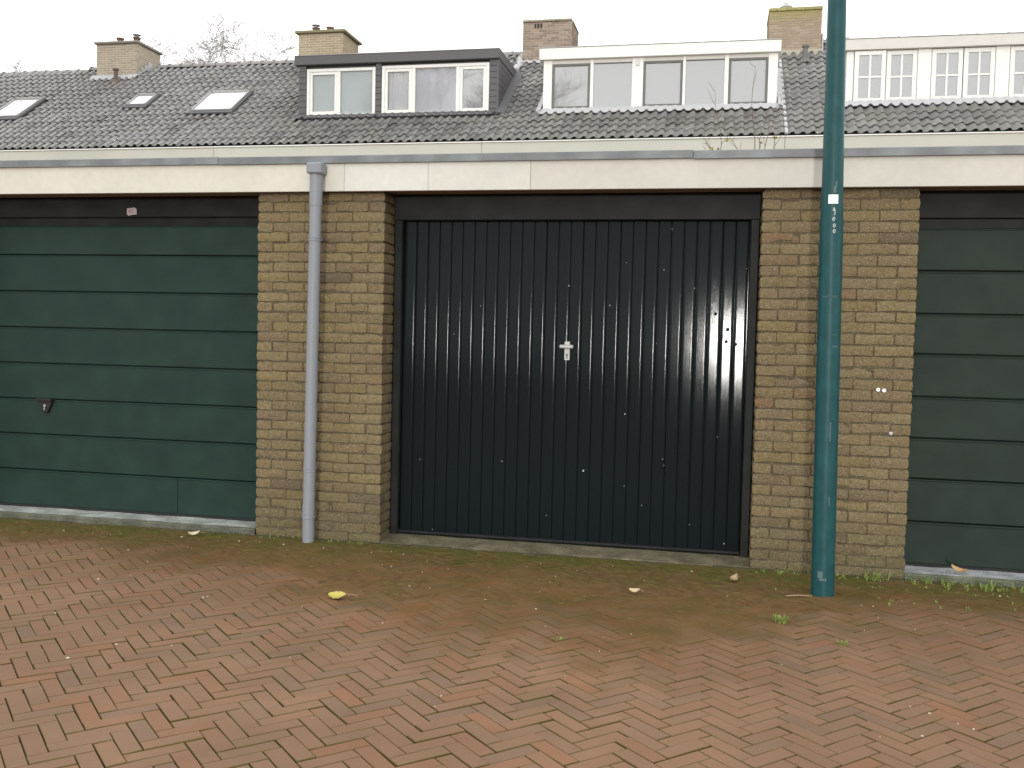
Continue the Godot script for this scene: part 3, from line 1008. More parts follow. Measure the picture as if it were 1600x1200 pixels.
func skylight(house: Node3D, x0: float, x1: float, s0: float, s1: float, w: float, m: Material) -> void:
	var bs := Basis(Vector3(1, 0, 0), Vector3(0, sin(TH), -cos(TH)), Vector3(0, cos(TH), sin(TH)))
	var t := Transform3D(bs, on_roof(0, 0, 0))
	t.origin.x = 0
	var b := MB.new()
	b.xf = t
	b.box(Vector3(x0 - w, s0 - w, 0.03), Vector3(x0, s1 + w, 0.135), 0.008)
	b.box(Vector3(x1, s0 - w, 0.03), Vector3(x1 + w, s1 + w, 0.135), 0.008)
	b.box(Vector3(x0, s0 - w, 0.03), Vector3(x1, s0, 0.125), 0.008)
	b.box(Vector3(x0, s1, 0.03), Vector3(x1, s1 + w, 0.15), 0.008)
	var sk := part("skylight", b, m, house)
	var g := MB.new()
	g.xf = t
	g.box(Vector3(x0, s0, 0.098), Vector3(x1, s1, 0.104))
	part("pane", g, M.clear_glass, sk)
	var bl := MB.new()
	bl.xf = t
	bl.col = Color(.93, .93, .93)
	bl.box(Vector3(x0, s0, 0.04), Vector3(x1, s1, 0.088))
	part("blind", bl, M.blind, sk)
	var fl := MB.new()
	fl.xf = t
	fl.box(Vector3(x0 - w - 0.05, s0 - w - 0.14, 0.05), Vector3(x1 + w + 0.05, s0 - w, 0.095), 0.004)
	fl.box(Vector3(x0 - w - 0.06, s0 - w, 0.03), Vector3(x0 - w - 0.001, s1 + w, 0.09), 0.004)
	fl.box(Vector3(x1 + w + 0.001, s0 - w, 0.03), Vector3(x1 + w + 0.06, s1 + w, 0.09), 0.004)
	fl.box(Vector3(x0 - w - 0.06, s1 + w, 0.03), Vector3(x1 + w + 0.06, s1 + w + 0.09, 0.10), 0.004)
	part("flashing", fl, M.dark_lead, sk)

func vent(house: Node3D, x: float, s: float, m: Material) -> void:
	var p := on_roof(x, s, 0.03)
	var b := MB.new()
	b.lathe([Vector2(0.15, -0.06), Vector2(0.10, 0.05), Vector2(0.058, 0.06), Vector2(0.058, 0.30), Vector2(0.085, 0.31), Vector2(0.085, 0.36), Vector2(0.0, 0.38)], p, 14)
	part("vent_pipe", b, m, house)

func build_houses() -> void:
	for i in 4: tile_kinds.append(tile_shape(500 + i))
	var labels := ["terraced house at far left, its tiled roof with a white skylight cut by the frame", "terraced house with beige chimney, one large and one small skylight in the roof", "terraced house with dark grey clad dormer and white windows", "terraced house with bright white dormer of five plain windows", "terraced house with cream dormer of small paned casements behind the lamp post"]
	var xs := [-22.1008, -17.80, -11.45, -5.10, 1.25, 7.60]
	# holes: [x0, x1, s0, s1]
	var S := func(y: float) -> float: return (y - 5.53) / sin(TH)
	var dorm := {2: [-10.0, -5.07, 1.50], 3: [-4.05, 1.14, 1.50], 4: [2.53, 7.3, 1.50]}
	var chim := {1: [-17.24, -15.98], 2: [-11.18, -9.92], 3: [-5.06, -3.80], 4: [1.02, 2.25]}
	var sky := {0: [-18.78, -17.90, 1.87, 3.08], 1: [-13.02, -11.90, 1.93, 3.14]}
	for h in 5:
		var house := thing("terraced_house", labels[h], "house", Vector3.ZERO, "terraced houses behind the garages")
		var x0: float = xs[h]; var x1: float = xs[h + 1]
		var wall := MB.new()
		wall.box(Vector3(x0, -0.1, -24.0), Vector3(x1 - 0.004, 5.3, -15.38))
		wall.face([Vector3(x1 - 0.004, 5.3, -24.0), Vector3(x1 - 0.004, 5.3, -15.38), Vector3(x1 - 0.004, 8.3, -19.6)], Vector3.RIGHT)
		wall.face([Vector3(x0, 5.3, -24.0), Vector3(x0, 5.3, -15.38), Vector3(x0, 8.3, -19.6)], Vector3.LEFT)
		part("wall", wall, M.house_wall, house)
		var und := MB.new()
		und.face([on_roof(x0, 0.0, -0.005), on_roof(x1, 0.0, -0.005), on_roof(x1, 5.37, -0.005), on_roof(x0, 5.37, -0.005)], Vector3(0, 1, 0.7))
		und.face([Vector3(x0, 8.6, -19.6), Vector3(x1, 8.6, -19.6), Vector3(x1, 5.5, -24.1), Vector3(x0, 5.5, -24.1)], Vector3(0, 1, -0.7))
		und.face([on_roof(x0, 0.0, -0.005), on_roof(x1, 0.0, -0.005), on_roof(x1, 0.0, -0.25), on_roof(x0, 0.0, -0.25)], Vector3(0, 0, 1))
		var roof := part("roof", und, M.underlay, house)
		# gutter board
		var gb := MB.new()
		gb.box(Vector3(x0 + 0.003, 5.12, -15.36), Vector3(x1 - 0.003, 5.462, -15.04), 0.006)
		part("gutter_board", gb, M.cream, house)
		part("gutter_lip", boxm(Vector3(x0 + 0.003, 5.464, -15.13), Vector3(x1 - 0.003, 5.490, -15.015), 0.006), M.white, house)
		# tiles
		var bs := Basis(Vector3(1, 0, 0), Vector3(0, sin(TH), -cos(TH)), Vector3(0, cos(TH), sin(TH)))
		var shared := {}
		var count := 0
		var rest := MB.new()
		var cols := int(round((x1 - x0) / TW))
		var kept := []
		for row in 17:
			for k in cols:
				var x := x0 + k * TW
				var s := row * TG + 0.02
				var cx := x + TW / 2
				var skip := false
				var hidden := x > 6.5 or x < -21.6
				if dorm.has(h):
					var d = dorm[h]
					if cx > d[0] + 0.02 and cx < d[1] - 0.02 and s > d[2] - 0.25:
						if s < 3.72: skip = true
						else: hidden = true
				if chim.has(h):
					var c = chim[h]
					if cx > c[0] and cx < c[1] and s > 4.75: skip = true
				if sky.has(h):
					var w = sky[h]
					if cx > w[0] - 0.02 and cx < w[1] + 0.02 and s > w[2] - 0.25 and s + TG < w[3] + 0.25: skip = true
				if h == 1 and cx > -15.12 and cx < -14.50 and s > 2.35 and s < 2.95: skip = true
				if skip: continue
				kept.append([row, x, s, hidden])
		for q in kept:
			var tone := tile_tone(q[1], q[0])
			var vi := rng.randi() % 4
			var t := Transform3D(bs * Basis(Vector3.BACK, rng.randf_range(-.012, .012)), on_roof(q[1] + rng.randf_range(-.003, .003), q[2] + rng.randf_range(-.007, .007), rng.randf_range(-.003, .005) + 0.022 * dirt_noise.get_noise_2d(q[1] * 0.35, q[2] * 0.3 + 60.0)))
			if q[3] or count >= 300:
				rest.append(tile_kinds[vi], t, tone)
			else:
				count += 1
				var key := "%d_%d" % [vi, rng.randi() % 12 + (20 if q[0] < 6 else 0)]
				if not shared.has(key):
					var m := MB.new()
					m.append(tile_kinds[vi], Transform3D.IDENTITY, tone)
					shared[key] = m.mesh()
				part("tile", shared[key], M.tile, roof).transform = t
		if rest.v.size():
			part("tile_field", rest, M.tile, roof).set_meta("kind", "stuff")
		# ridge
		var rx := x0
		var rm := MB.new()
		rm.col = Color(.37, .355, .335)
		var ring := []
		for i in 9:
			var a := PI * i / 8.0
			ring.append(Vector2(cos(a), sin(a)))
		for seg in [[0.0, 0.36, 0.112, 0.104], [-0.012, 0.05, 0.128, 0.128]]:
			for i in 8:
				var a: Vector2 = ring[i]; var b2: Vector2 = ring[i + 1]
				var n0 := Vector3(0, a.y, a.x); var n1 := Vector3(0, b2.y, b2.x)
				rm.quadn(Vector3(seg[0], a.y * seg[2], a.x * seg[2]), Vector3(seg[1], a.y * seg[3], a.x * seg[3]), Vector3(seg[1], b2.y * seg[3], b2.x * seg[3]), Vector3(seg[0], b2.y * seg[2], b2.x * seg[2]), n0, n0, n1, n1)
			var poly := []
			for i in 9: poly.append(Vector3(seg[0], ring[i].y * seg[2], ring[i].x * seg[2]))
			rm.face(poly, Vector3.LEFT)
		var rmesh := rm.mesh()
		while rx < x1 - 0.1:
			var blocked := false
			if chim.has(h) and rx + 0.35 > chim[h][0] and rx < chim[h][1]: blocked = true
			if not blocked:
				part("ridge_tile", rmesh, M.tile, roof).position = Vector3(rx, 8.605 - (0.05 if h == 0 else 0.0) + rng.randf_range(-.006, .006), -19.6)
			rx += 0.352
		match h:
			0:
				skylight(house, -18.74, -17.95, 1.92, 3.05, 0.032, M.steel)
			1:
				skylight(house, -12.98, -11.94, 1.98, 3.11, 0.032, M.steel)
				skylight(house, -15.06, -14.56, 2.48, 3.08, 0.03, M.steel)
				vent(house, -16.46, 4.36, M.clay)
				var c1 := chimney(house, -17.24, -15.98, 8.1, 9.17, [Color(0.464, 0.404, 0.301), Color(0.516, 0.447, 0.335), Color(0.430, 0.361, 0.275), Color(0.490, 0.413, 0.310)], 1, Color(.80, .75, .64))
				part("cap", boxm(Vector3(-17.29, 9.17, -20.23), Vector3(-15.93, 9.235, -18.96), 0.012, Color(.33, .31, .265)), M.chimney_brick, c1)
				pot(c1, -16.72, 9.25, -19.35, false)
				pot(c1, -16.20, 9.25, -19.35, true)
				lead_strip(c1, -17.35, -15.95, 4.50, 4.72, M.lead)
				step_lead(c1, -15.97, M.lead)
			2:
				var c2 := chimney(house, -11.18, -9.92, 8.4, 9.22, [Color(0.430, 0.353, 0.241), Color(0.482, 0.404, 0.275), Color(0.387, 0.318, 0.224), Color(0.447, 0.361, 0.241)], 1, Color(.72, .65, .53))
				part("cap", boxm(Vector3(-11.26, 9.22, -20.24), Vector3(-9.84, 9.29, -18.94), 0.012, Color(.29, .265, .16)), M.chimney_brick, c2)
				pot(c2, -10.83, 9.29, -19.35, true)
				pot(c2, -10.42, 9.29, -19.35, false)
				dormer_grey(house)
			3:
				var c3 := chimney(house, -5.06, -3.80, 8.2, 9.26, [Color(.34, .26, .205), Color(.39, .30, .235), Color(.29, .23, .185), Color(.43, .345, .27)], 2, Color(.46, .42, .36))
				var row := MB.new()
				for i in 12:
					row.col = Color(.36, .32, .23) * rng.randf_range(.8, 1.1)
					row.box(Vector3(-5.07 + i * 0.106, 9.262, -19.22), Vector3(-5.07 + i * 0.106 + 0.098, 9.32, -18.995), 0.006)
				row.col = Color(.2, .18, .13)
				row.box(Vector3(-5.07, 9.263, -20.19), Vector3(-3.79, 9.318, -19.225), 0.006)
				part("coping", row, M.chimney_brick, c3)
				for i in 3:
					part("flue_slot", boxm(Vector3(-4.76 + i * 0.075, 9.12, -19.03), Vector3(-4.715 + i * 0.075, 9.215, -19.008)), M.underlay, c3)
				lead_strip(c3, -5.10, -3.72, 4.62, 4.86, M.lead)
				mortar_lumps(roof)
				dormer_white(house)
			4:
				var c4 := chimney(house, 1.02, 2.25, 8.25, 9.27, [Color(.43, .345, .25), Color(.39, .305, .22), Color(.46, .375, .28), Color(.41, .32, .24)], 3, Color(.42, .36, .28))
				var row := MB.new()
				for i in 6:
					row.col = Color(.40, .365, .15) * rng.randf_range(.85, 1.1)
					row.box(Vector3(1.01 + i * 0.2087, 9.272, -20.19), Vector3(1.01 + i * 0.2087 + 0.205, 9.345, -18.995), 0.006)
				part("coping", row, M.chimney_brick, c4)
				var cw := MB.new()
				cw.lathe([Vector2(0.10, -0.02), Vector2(0.12, 0.05), Vector2(0.15, 0.085), Vector2(0.15, 0.10), Vector2(0.09, 0.13), Vector2(0.05, 0.16), Vector2(0.05, 0.20), Vector2(0.0, 0.21)], Vector3(1.42, 9.35, -19.3), 14)
				part("chimney_pot", cw, M.lead, c4)
				part("chimney_skirt", boxm(Vector3(1.03, 8.12, -19.05), Vector3(2.27, 8.33, -18.98), 0.008, Color(.50, .48, .38)), M.chimney_brick, c4)
				var sl := boxm(Vector3(2.26, 8.2, -19.3), Vector3(2.30, 8.72, -19.03), 0.01)
				part("side_flashing", sl, M.lead, c4)
				var zinc := boxm(Vector3(2.40, 8.4, -20.1), Vector3(2.95, 8.74, -19.5), 0.01)
				part("ridge_flashing", zinc, M.lead, roof)
				vent(house, 1.86, 4.20, M.grey_frame)
				seam_mortar(roof)
				dormer_cream(house)

func step_lead(parent: Node3D, x: float, m: Material) -> void:
	var b := MB.new()
	for i in 4:
		var z := -19.05 - i * 0.16
		var y := 8.12 + i * 0.125
		b.box(Vector3(x - 0.004, y - 0.1, z - 0.17), Vector3(x + 0.018, y + 0.30, z), 0.004)
	part("stepped_flashing", b, m, parent)

func mortar_lumps(parent: Node3D) -> void:
	var b := MB.new()
	for i in 9:
		var s := 4.15 + i * 0.13
		var w := rng.randf_range(0.04, 0.09)
		var p := on_roof(-5.12 + rng.randf_range(-.04, .04), s, 0.06)
		b = boxm(Vector3(-w, -0.05, -0.06), Vector3(w, 0.09, 0.06), 0.022)
		part("verge_mortar", b, M.lead, parent).transform = Transform3D(Basis(Vector3(1, 1, 0).normalized(), rng.randf_range(0, 2)), p)

func seam_mortar(parent: Node3D) -> void:
	var b := MB.new()
	for i in 14:
		var s := i * TG
		if rng.randf() < 0.12 and i > 2: continue
		var bs := Basis(Vector3(1, 0, 0), Vector3(0, sin(TH), -cos(TH)), Vector3(0, cos(TH), sin(TH)))
		b = boxm(Vector3(-0.035, 0.0, -0.02), Vector3(0.035, rng.randf_range(0.14, 0.24), 0.048 + rng.randf_range(0, .012)), 0.012)
		part("seam_mortar", b, M.lead, parent).transform = Transform3D(bs, on_roof(1.285, s, 0.03))

func dormer_grey(house: Node3D) -> void:
	var zf := -16.42
	var d := dormer_shell(house, -9.99, -5.08, 6.37, 7.635, 7.865, 0.085, 0.03, M.anthracite, M.anthracite, M.steel)
	# shiplap boards: left strip, between the windows, right strip, then the right cheek
	for st in [[-9.99, -9.80], [-8.05, -7.91], [-5.29, -5.08]]:
		for i in 9:
			var y := 6.37 + i * 0.1405
			part("cladding_board", boxm(Vector3(st[0], y + 0.004, zf - 0.129), Vector3(st[1], y + 0.1395, zf - 0.004), 0.006), M.anthracite, d)
	part("corner_trim", boxm(Vector3(-5.12, 6.3, zf - 0.05), Vector3(-5.068, 7.634, zf + 0.006), 0.004), M.anthracite, d)
	for i in 9:
		var y := 6.37 + i * 0.1405
		var s := (y - 5.53) / sin(TH)
		part("cladding_board", boxm(Vector3(-5.079, y + 0.004, -15.2 - s * cos(TH) - 0.6), Vector3(-5.066, y + 0.1395, zf - 0.052), 0.003), M.anthracite, d)
	part("sill_board", boxm(Vector3(-9.99, 6.30, zf - 0.12), Vector3(-5.09, 6.405, zf - 0.012), 0.004), M.anthracite, d)
	lead_strip(d, -10.05, -5.0, 1.40, 1.50, M.dark_lead, 0.075)
	var sl := MB.new()
	for i in 9:
		var s := 1.35 + i * 0.28
		sl.face([on_roof(-5.07, s, 0.11), on_roof(-4.90, s, 0.075), on_roof(-4.88, s + 0.3, 0.08), on_roof(-5.07, s + 0.3, 0.12)], Vector3(0, 1, 0.5))
	part("side_flashing", sl, M.dark_lead, d)
	# windows
	var z := zf - 0.01
	frame_of(d, "window_frame", -9.79, -8.06, 6.41, 7.56, 0.075, z, 0.11, M.white)
	part("mullion", boxm(Vector3(-9.02, 6.486, z - 0.11), Vector3(-8.94, 7.484, z - 0.004), 0.006), M.white, d)
	frame_of(d, "casement", -9.712, -9.023, 6.488, 7.482, 0.065, z - 0.012, 0.06, M.white)
	pane(d, -9.646, -9.09, 6.554, 7.416, z - 0.045, Color(.46, .56, .525), 0.05, 0.0, "dull_glass")
	pane(d, -8.938, -8.136, 6.487, 7.483, z - 0.045, Color(.47, .57, .535), 0.05, 0.0, "dull_glass")
	frame_of(d, "window_frame", -7.90, -5.30, 6.40, 7.575, 0.075, z, 0.11, M.white)
	part("mullion", boxm(Vector3(-7.17, 6.476, z - 0.11), Vector3(-7.08, 7.499, z - 0.004), 0.006), M.white, d)
	part("mullion", boxm(Vector3(-6.09, 6.476, z - 0.11), Vector3(-6.00, 7.499, z - 0.004), 0.006), M.white, d)
	frame_of(d, "casement", -7.823, -7.172, 6.478, 7.497, 0.065, z - 0.012, 0.06, M.white)
	frame_of(d, "casement", -5.998, -5.377, 6.478, 7.497, 0.065, z - 0.012, 0.06, M.white)
	pane(d, -7.757, -7.238, 6.544, 7.431, z - 0.045, Color(.95, .94, .97), 0.06, 0.012, "dull_glass")
	pane(d, -7.078, -6.092, 6.477, 7.498, z - 0.045, Color(.80, .78, .88), 0.06, 0.0, "dull_glass")
	pane(d, -5.932, -5.443, 6.544, 7.431, z - 0.045, Color(.20, .15, .14), 0.06, 0.010)
	for q in [[-8.85, .10], [-8.72, .07], [-8.40, .05], [-8.25, .09]]:
		part("ornament", boxm(Vector3(q[0], 6.487, z - 0.085), Vector3(q[0] + 0.05, 6.487 + q[1], z - 0.055), 0.01, Color(.7, .7, .68)), M.blind, d)

func dormer_white(house: Node3D) -> void:
	var zf := -16.42
	var d := dormer_shell(house, -4.03, 1.13, 6.37, 7.555, 7.83, 0.09, 0.055, M.white, M.white, M.steel)
	var z := zf
	var spans := [[-3.83, -2.96, true], [-2.885, -2.02, false], [-1.77, -0.90, true], [-0.84, 0.0, false], [0.09, 0.93, true]]
	# surround
	var posts := [-4.03, -3.83, -2.96, -2.885, -2.02, -1.77, -0.90, -0.84, 0.0, 0.09, 0.93, 1.13]
	for i in range(0, posts.size(), 2):
		part("post", boxm(Vector3(posts[i], 6.47, z - 0.13), Vector3(posts[i + 1], 7.553, z), 0.006), M.white, d)
	part("sill", boxm(Vector3(-4.03, 6.36, z - 0.13), Vector3(1.13, 6.468, z + 0.02), 0.008), M.white, d)
	for s in spans:
		part("head_rail", boxm(Vector3(s[0] + 0.001, 7.47, z - 0.13), Vector3(s[1] - 0.001, 7.553, z - 0.008), 0.005), M.offwhite, d)
		if s[2]:
			frame_of(d, "casement", s[0] + 0.004, s[1] - 0.004, 6.472, 7.468, 0.05, z - 0.004, 0.06, M.grey_frame)
			pane(d, s[0] + 0.055, s[1] - 0.055, 6.523, 7.417, z - 0.03, Color(.50, .52, .53), 0.07)
			if s[0] < -3 or s[0] > 0:
				part("roller_blind", boxm(Vector3(s[0] + 0.06, 7.33, z - 0.075), Vector3(s[1] - 0.06, 7.412, z - 0.045), 0.006, Color(.85, .85, .83)), M.blind, d)
		else:
			pane(d, s[0] + 0.002, s[1] - 0.002, 6.47, 7.468, z - 0.04, Color(.50, .52, .53), 0.07)
			part("shadow_bead", boxm(Vector3(s[0] + 0.002, 7.452, z - 0.039), Vector3(s[1] - 0.002, 7.469, z - 0.02), 0.003), M.grey_frame, d)
	part("vent_grille", boxm(Vector3(-1.94, 7.38, z + 0.001), Vector3(-1.86, 7.52, z + 0.03), 0.006), M.offwhite, d)
	lead_strip(d, -4.12, 1.20, 1.30, 1.50, M.lead)
	for sd in [[-4.05, -4.17], [1.15, 1.27]]:
		var b := MB.new()
		for i in 8:
			var s := 1.35 + i * 0.28
			b.face([on_roof(sd[0], s, 0.14), on_roof(sd[1], s, 0.085), on_roof(sd[1], s + 0.27, 0.085), on_roof(sd[0], s + 0.27, 0.14)], Vector3(0, 1, 0.5))
		part("side_flashing", b, M.lead, d)

func dormer_cream(house: Node3D) -> void:
	var zf := -16.42
	var d := dormer_shell(house, 2.55, 7.25, 6.37, 7.525, 7.775, 0.055, 0.05, M.offwhite, M.offwhite, M.steel)
	var z := zf
	part("post", boxm(Vector3(2.551, 6.38, z - 0.13), Vector3(2.70, 7.523, z - 0.002), 0.006), M.white, d)
	for q in [[3.985, 4.255], [5.51, 5.78], [7.02, 7.25]]:
		part("post", boxm(Vector3(q[0], 6.44, z - 0.13), Vector3(q[1], 7.523, z - 0.004), 0.006), M.white, d)
	part("sill", boxm(Vector3(2.70, 6.36, z - 0.13), Vector3(7.25, 6.438, z + 0.015), 0.008), M.white, d)
	var sash := [[2.705, 3.35], [3.36, 3.98], [4.26, 4.88], [4.89, 5.505], [5.785, 6.40], [6.41, 7.015]]
	for i in sash.size():
		var a: float = sash[i][0]; var b: float = sash[i][1]
		var out := 0.045 if i == 0 else 0.0
		var y0 := 6.445 - (0.02 if i == 0 else 0.0)
		frame_of(d, "casement", a + 0.004, b - 0.004, y0, 7.515, 0.092, z - 0.006 + out, 0.07, M.white)
		var bars := MB.new()
		var cx := (a + b) / 2.0
		bars.box(Vector3(cx - 0.021, y0 + 0.093, z - 0.05 + out), Vector3(cx + 0.021, 7.422, z - 0.012 + out), 0.004)
		bars.box(Vector3(a + 0.097, 6.945, z - 0.05 + out), Vector3(cx - 0.022, 6.985, z - 0.012 + out), 0.004)
		bars.box(Vector3(cx + 0.022, 6.945, z - 0.05 + out), Vector3(b - 0.097, 6.985, z - 0.012 + out), 0.004)
		part("glazing_bar", bars, M.white, d)
		for side in 2:
			var xa := a + 0.097 if side == 0 else cx + 0.022
			var xb := cx - 0.022 if side == 0 else b - 0.097
			for up in 2:
				var ya := y0 + 0.093 if up == 0 else 6.986
				var yb2 := 6.944 if up == 0 else 7.422
				part("pane", boxm(Vector3(xa, ya, z - 0.036 + out), Vector3(xb, yb2, z - 0.032 + out)), M.glass, d)
		var room := boxm(Vector3(a + 0.02, 6.45, z - 0.13), Vector3(b - 0.02, 7.5, z - 0.115), 0.0, Color(.46, .465, .47))
		part("blind", room, M.blind, d)
		part("roller_blind", boxm(Vector3(a + 0.05, 7.20 if i > 1 else 7.26, z - 0.085), Vector3(b - 0.05, 7.5, z - 0.075), 0.003, Color(.85, .86, .87)), M.blind, d)
	lead_strip(d, 2.48, 7.35, 1.30, 1.50, M.lead)

# ------------------------------------------------------------------ trees
func grow(mb: MB, p: Vector3, dir: Vector3, ln: float, rad: float, level: int, r: RandomNumberGenerator, droop: float, fine: float, sparse := false) -> void:
	var pts := [p]; var rads := [rad]
	var d := dir
	var q := p
	var segs := 4 if level > 1 else 3
	var kids := []
	for i in segs:
		d = (d + Vector3(r.randf_range(-.22, .22), r.randf_range(-.1, .16) - droop * (1.0 if level <= 1 else 0.1), r.randf_range(-.22, .22))).normalized()
		q = q + d * ln / segs
		pts.append(q)
		rads.append(maxf(rad * (1.0 - 0.75 * (i + 1) / segs), fine))
		if i > 0 or level < 3: kids.append([q, d, rads[-1]])
	mb.tube(pts, rads, 3 if level < 3 else 6, false)
	if level == 0: return
	for k in kids:
		for j in (2 if level > 1 or sparse else 3):
			var side := Vector3(r.randf_range(-1, 1), r.randf_range(-0.15, 0.5), r.randf_range(-1, 1)).normalized()
			grow(mb, k[0], (k[1] * 0.75 + side * 0.8).normalized(), ln * r.randf_range(0.42, 0.68), maxf(k[2] * 0.62, fine), level - 1, r, droop, fine, sparse)

func bare_tree(called: String, label: String, at: Vector3, height: float, sd: int, droop: float, fine: float, m: Material, spread := 1.0) -> Node3D:
	var r := RandomNumberGenerator.new()
	r.seed = sd
	var t := thing(called, label, "tree", at, "bare trees beyond the houses" if at.z < 0 else "bare trees reflected in the dormer windows")
	var tk := MB.new()
	var pts := []; var rads := []
	var n := 7
	for i in n + 1:
		pts.append(Vector3(0.25 * sin(i * 1.1 + sd), height * 0.85 * i / n, 0.2 * cos(i * 0.9 + sd)))
		rads.append(lerpf(height * 0.013, height * 0.003, float(i) / n))
	tk.tube(pts, rads, 8, false)
	part("trunk", tk, m, t)
	var cr := MB.new()
	for i in range(2, n + 1):
		for j in ((4 if i < n else 3) if droop == 0.0 else 2):
			var a := r.randf() * TAU
			var up := r.randf_range(0.55, 1.3) if i < n else 1.6
			var d := Vector3(cos(a) * spread, up, sin(a) * spread).normalized()
			grow(cr, pts[i], d, height * lerpf(0.34, 0.17, float(i) / n), rads[i] * 0.5, 3, r, droop, fine, droop > 0.0)
	part("crown", cr, m, t).set_meta("kind", "stuff")
	return t

func build_trees() -> void:
	bare_tree("birch_tree", "tallest pale bare birch above the roof ridge right of the beige chimney", Vector3(-29.2, 0, -45), 17.2, 5, 0.10, 0.006, M.birch, 0.55)
	bare_tree("birch_tree", "bare birch above the ridge, nearest the dark grey dormer", Vector3(-26.0, 0, -46), 17.2, 8, 0.10, 0.006, M.birch, 0.55)
	bare_tree("birch_tree", "thin bare birch showing close beside the beige chimney", Vector3(-32.2, 0, -47), 16.4, 14, 0.10, 0.006, M.birch, 0.5)
	bare_tree("bare_tree", "far bare tree whose twigs just clear the ridge at the left edge", Vector3(-42.0, 0, -48), 15.0, 21, 0.0, 0.008, M.bark, 0.9)
	bare_tree("bare_tree", "bare tree reflected in the leftmost pane of the white dormer", Vector3(-14.0, 0, 27), 20.0, 33, 0.0, 0.007, M.bark, 0.9)
	bare_tree("bare_tree", "bare tree reflected in the right-hand panes of the dark grey dormer", Vector3(-19.4, 0, 27.5), 20.0, 37, 0.0, 0.007, M.bark, 0.9)

# ------------------------------------------------------------------ lamp post and downpipe
func build_post() -> void:
	var p := thing("lamp_post", "tall teal painted steel lamp post in front of the right brick pier", "lamp post", Vector3(0.592, 0, 0.45))
	var lean := func(y: float) -> float: return -0.0135 * y
	var b := MB.new()
	var pts := []; var rads := []
	for q in [[-0.3, .0595], [0.0, .0595], [0.06, .0590], [1.2, .0588], [1.95, .0580], [2.0, .0545], [2.35, .0515], [2.8, .0475], [3.4, .0440], [4.6, .039]]:
		pts.append(Vector3(lean.call(q[0]), q[0], 0)); rads.append(q[1])
	b.tube(pts, rads, 40)
	part("pole", b, M.post, p)
	var hd := MB.new()
	hd.lathe([Vector2(0.045, 4.6), Vector2(0.12, 4.66), Vector2(0.2, 4.95), Vector2(0.21, 5.0), Vector2(0.05, 5.12), Vector2(0, 5.13)], Vector3(lean.call(4.6), 0, 0), 24)
	part("lamp_head", hd, M.steel, p)
	# a white reflective square bent round the pole, with writing under it
	patch(p, "sticker", 2.051, 0.046, 0.0, 0.45, M.sticker, 0.0008, lean, 0.054)
	patch(p, "paint_scratch", 2.10, 0.035, 0.12, 0.12, M.scuff, 0.0006, lean, 0.054)
	patch(p, "paint_scratch", 2.125, 0.030, 0.24, 0.08, M.scuff, 0.0007, lean, 0.0535)
	patch(p, "paint_scratch", 1.555, 0.010, -0.1, 0.7, M.dull, 0.0004, lean, 0.0588)
	patch(p, "paint_scratch", 1.36, 0.006, 0.35, 0.3, M.dull, 0.0004, lean, 0.0588)
	patch(p, "paint_scratch", 0.115, 0.035, -0.35, 0.22, M.scuff, 0.0005, lean, 0.0592)
	patch(p, "paint_scratch", 0.09, 0.012, -0.12, 0.30, M.scuff, 0.0006, lean, 0.0592)
	patch(p, "paint_scratch", 1.30, 0.005, 0.45, 0.25, M.scuff, 0.0005, lean, 0.0588)
	patch(p, "paint_scratch", 0.86, 0.10, 0.2, 0.045, M.scuff, 0.0005, lean, 0.0590)
	patch(p, "paint_scratch", 0.50, 0.05, 0.25, 0.04, M.scuff, 0.0005, lean, 0.0590)
	var font := SystemFont.new()
	font.font_names = PackedStringArray(["Droid Sans"])
	var ys := [1.998, 1.982, 1.950, 1.916, 1.888]
	var chars := ["4", "J", "0", "0", "0"]
	for i in 5:
		var tm := TextMesh.new()
		tm.text = chars[i]
		tm.font = font
		tm.font_size = 22
		tm.pixel_size = 0.00115
		tm.depth = 0.004
		var o := part("letter", tm, M.chalk, p)
		var a: float = 0.06 + [0.0, 0.1, 0.0, 0.06, 0.06][i]
		var rr := 0.0565 if ys[i] > 1.95 else 0.0578
		o.transform = Transform3D(Basis(Vector3.UP, a) * Basis(Vector3.BACK, [0.15, 0.0, -0.2, -0.1, -0.15][i]), Vector3(lean.call(ys[i]) + sin(a) * rr, ys[i], cos(a) * rr))

func patch(p: Node3D, called: String, y: float, h: float, a0: float, half: float, m: Material, lift: float, lean: Callable, rad: float) -> void:
	# a thin sheet wrapped on the pole, a0 the middle angle from the +z side, half its half-width in radians
	var b := MB.new()
	var n := 10
	for i in n:
		var a := a0 - half + 2.0 * half * i / n; var c := a0 - half + 2.0 * half * (i + 1) / n
		var na := Vector3(sin(a), 0, cos(a)); var nc := Vector3(sin(c), 0, cos(c))
		var rr := rad + lift + 0.0008
		var lo := Vector3(lean.call(y - h / 2), y - h / 2, 0); var hi := Vector3(lean.call(y + h / 2), y + h / 2, 0)
		b.quadn(lo + na * rr, lo + nc * rr, hi + nc * rr, hi + na * rr, na, nc, nc, na)
	part(called, b, m, p)

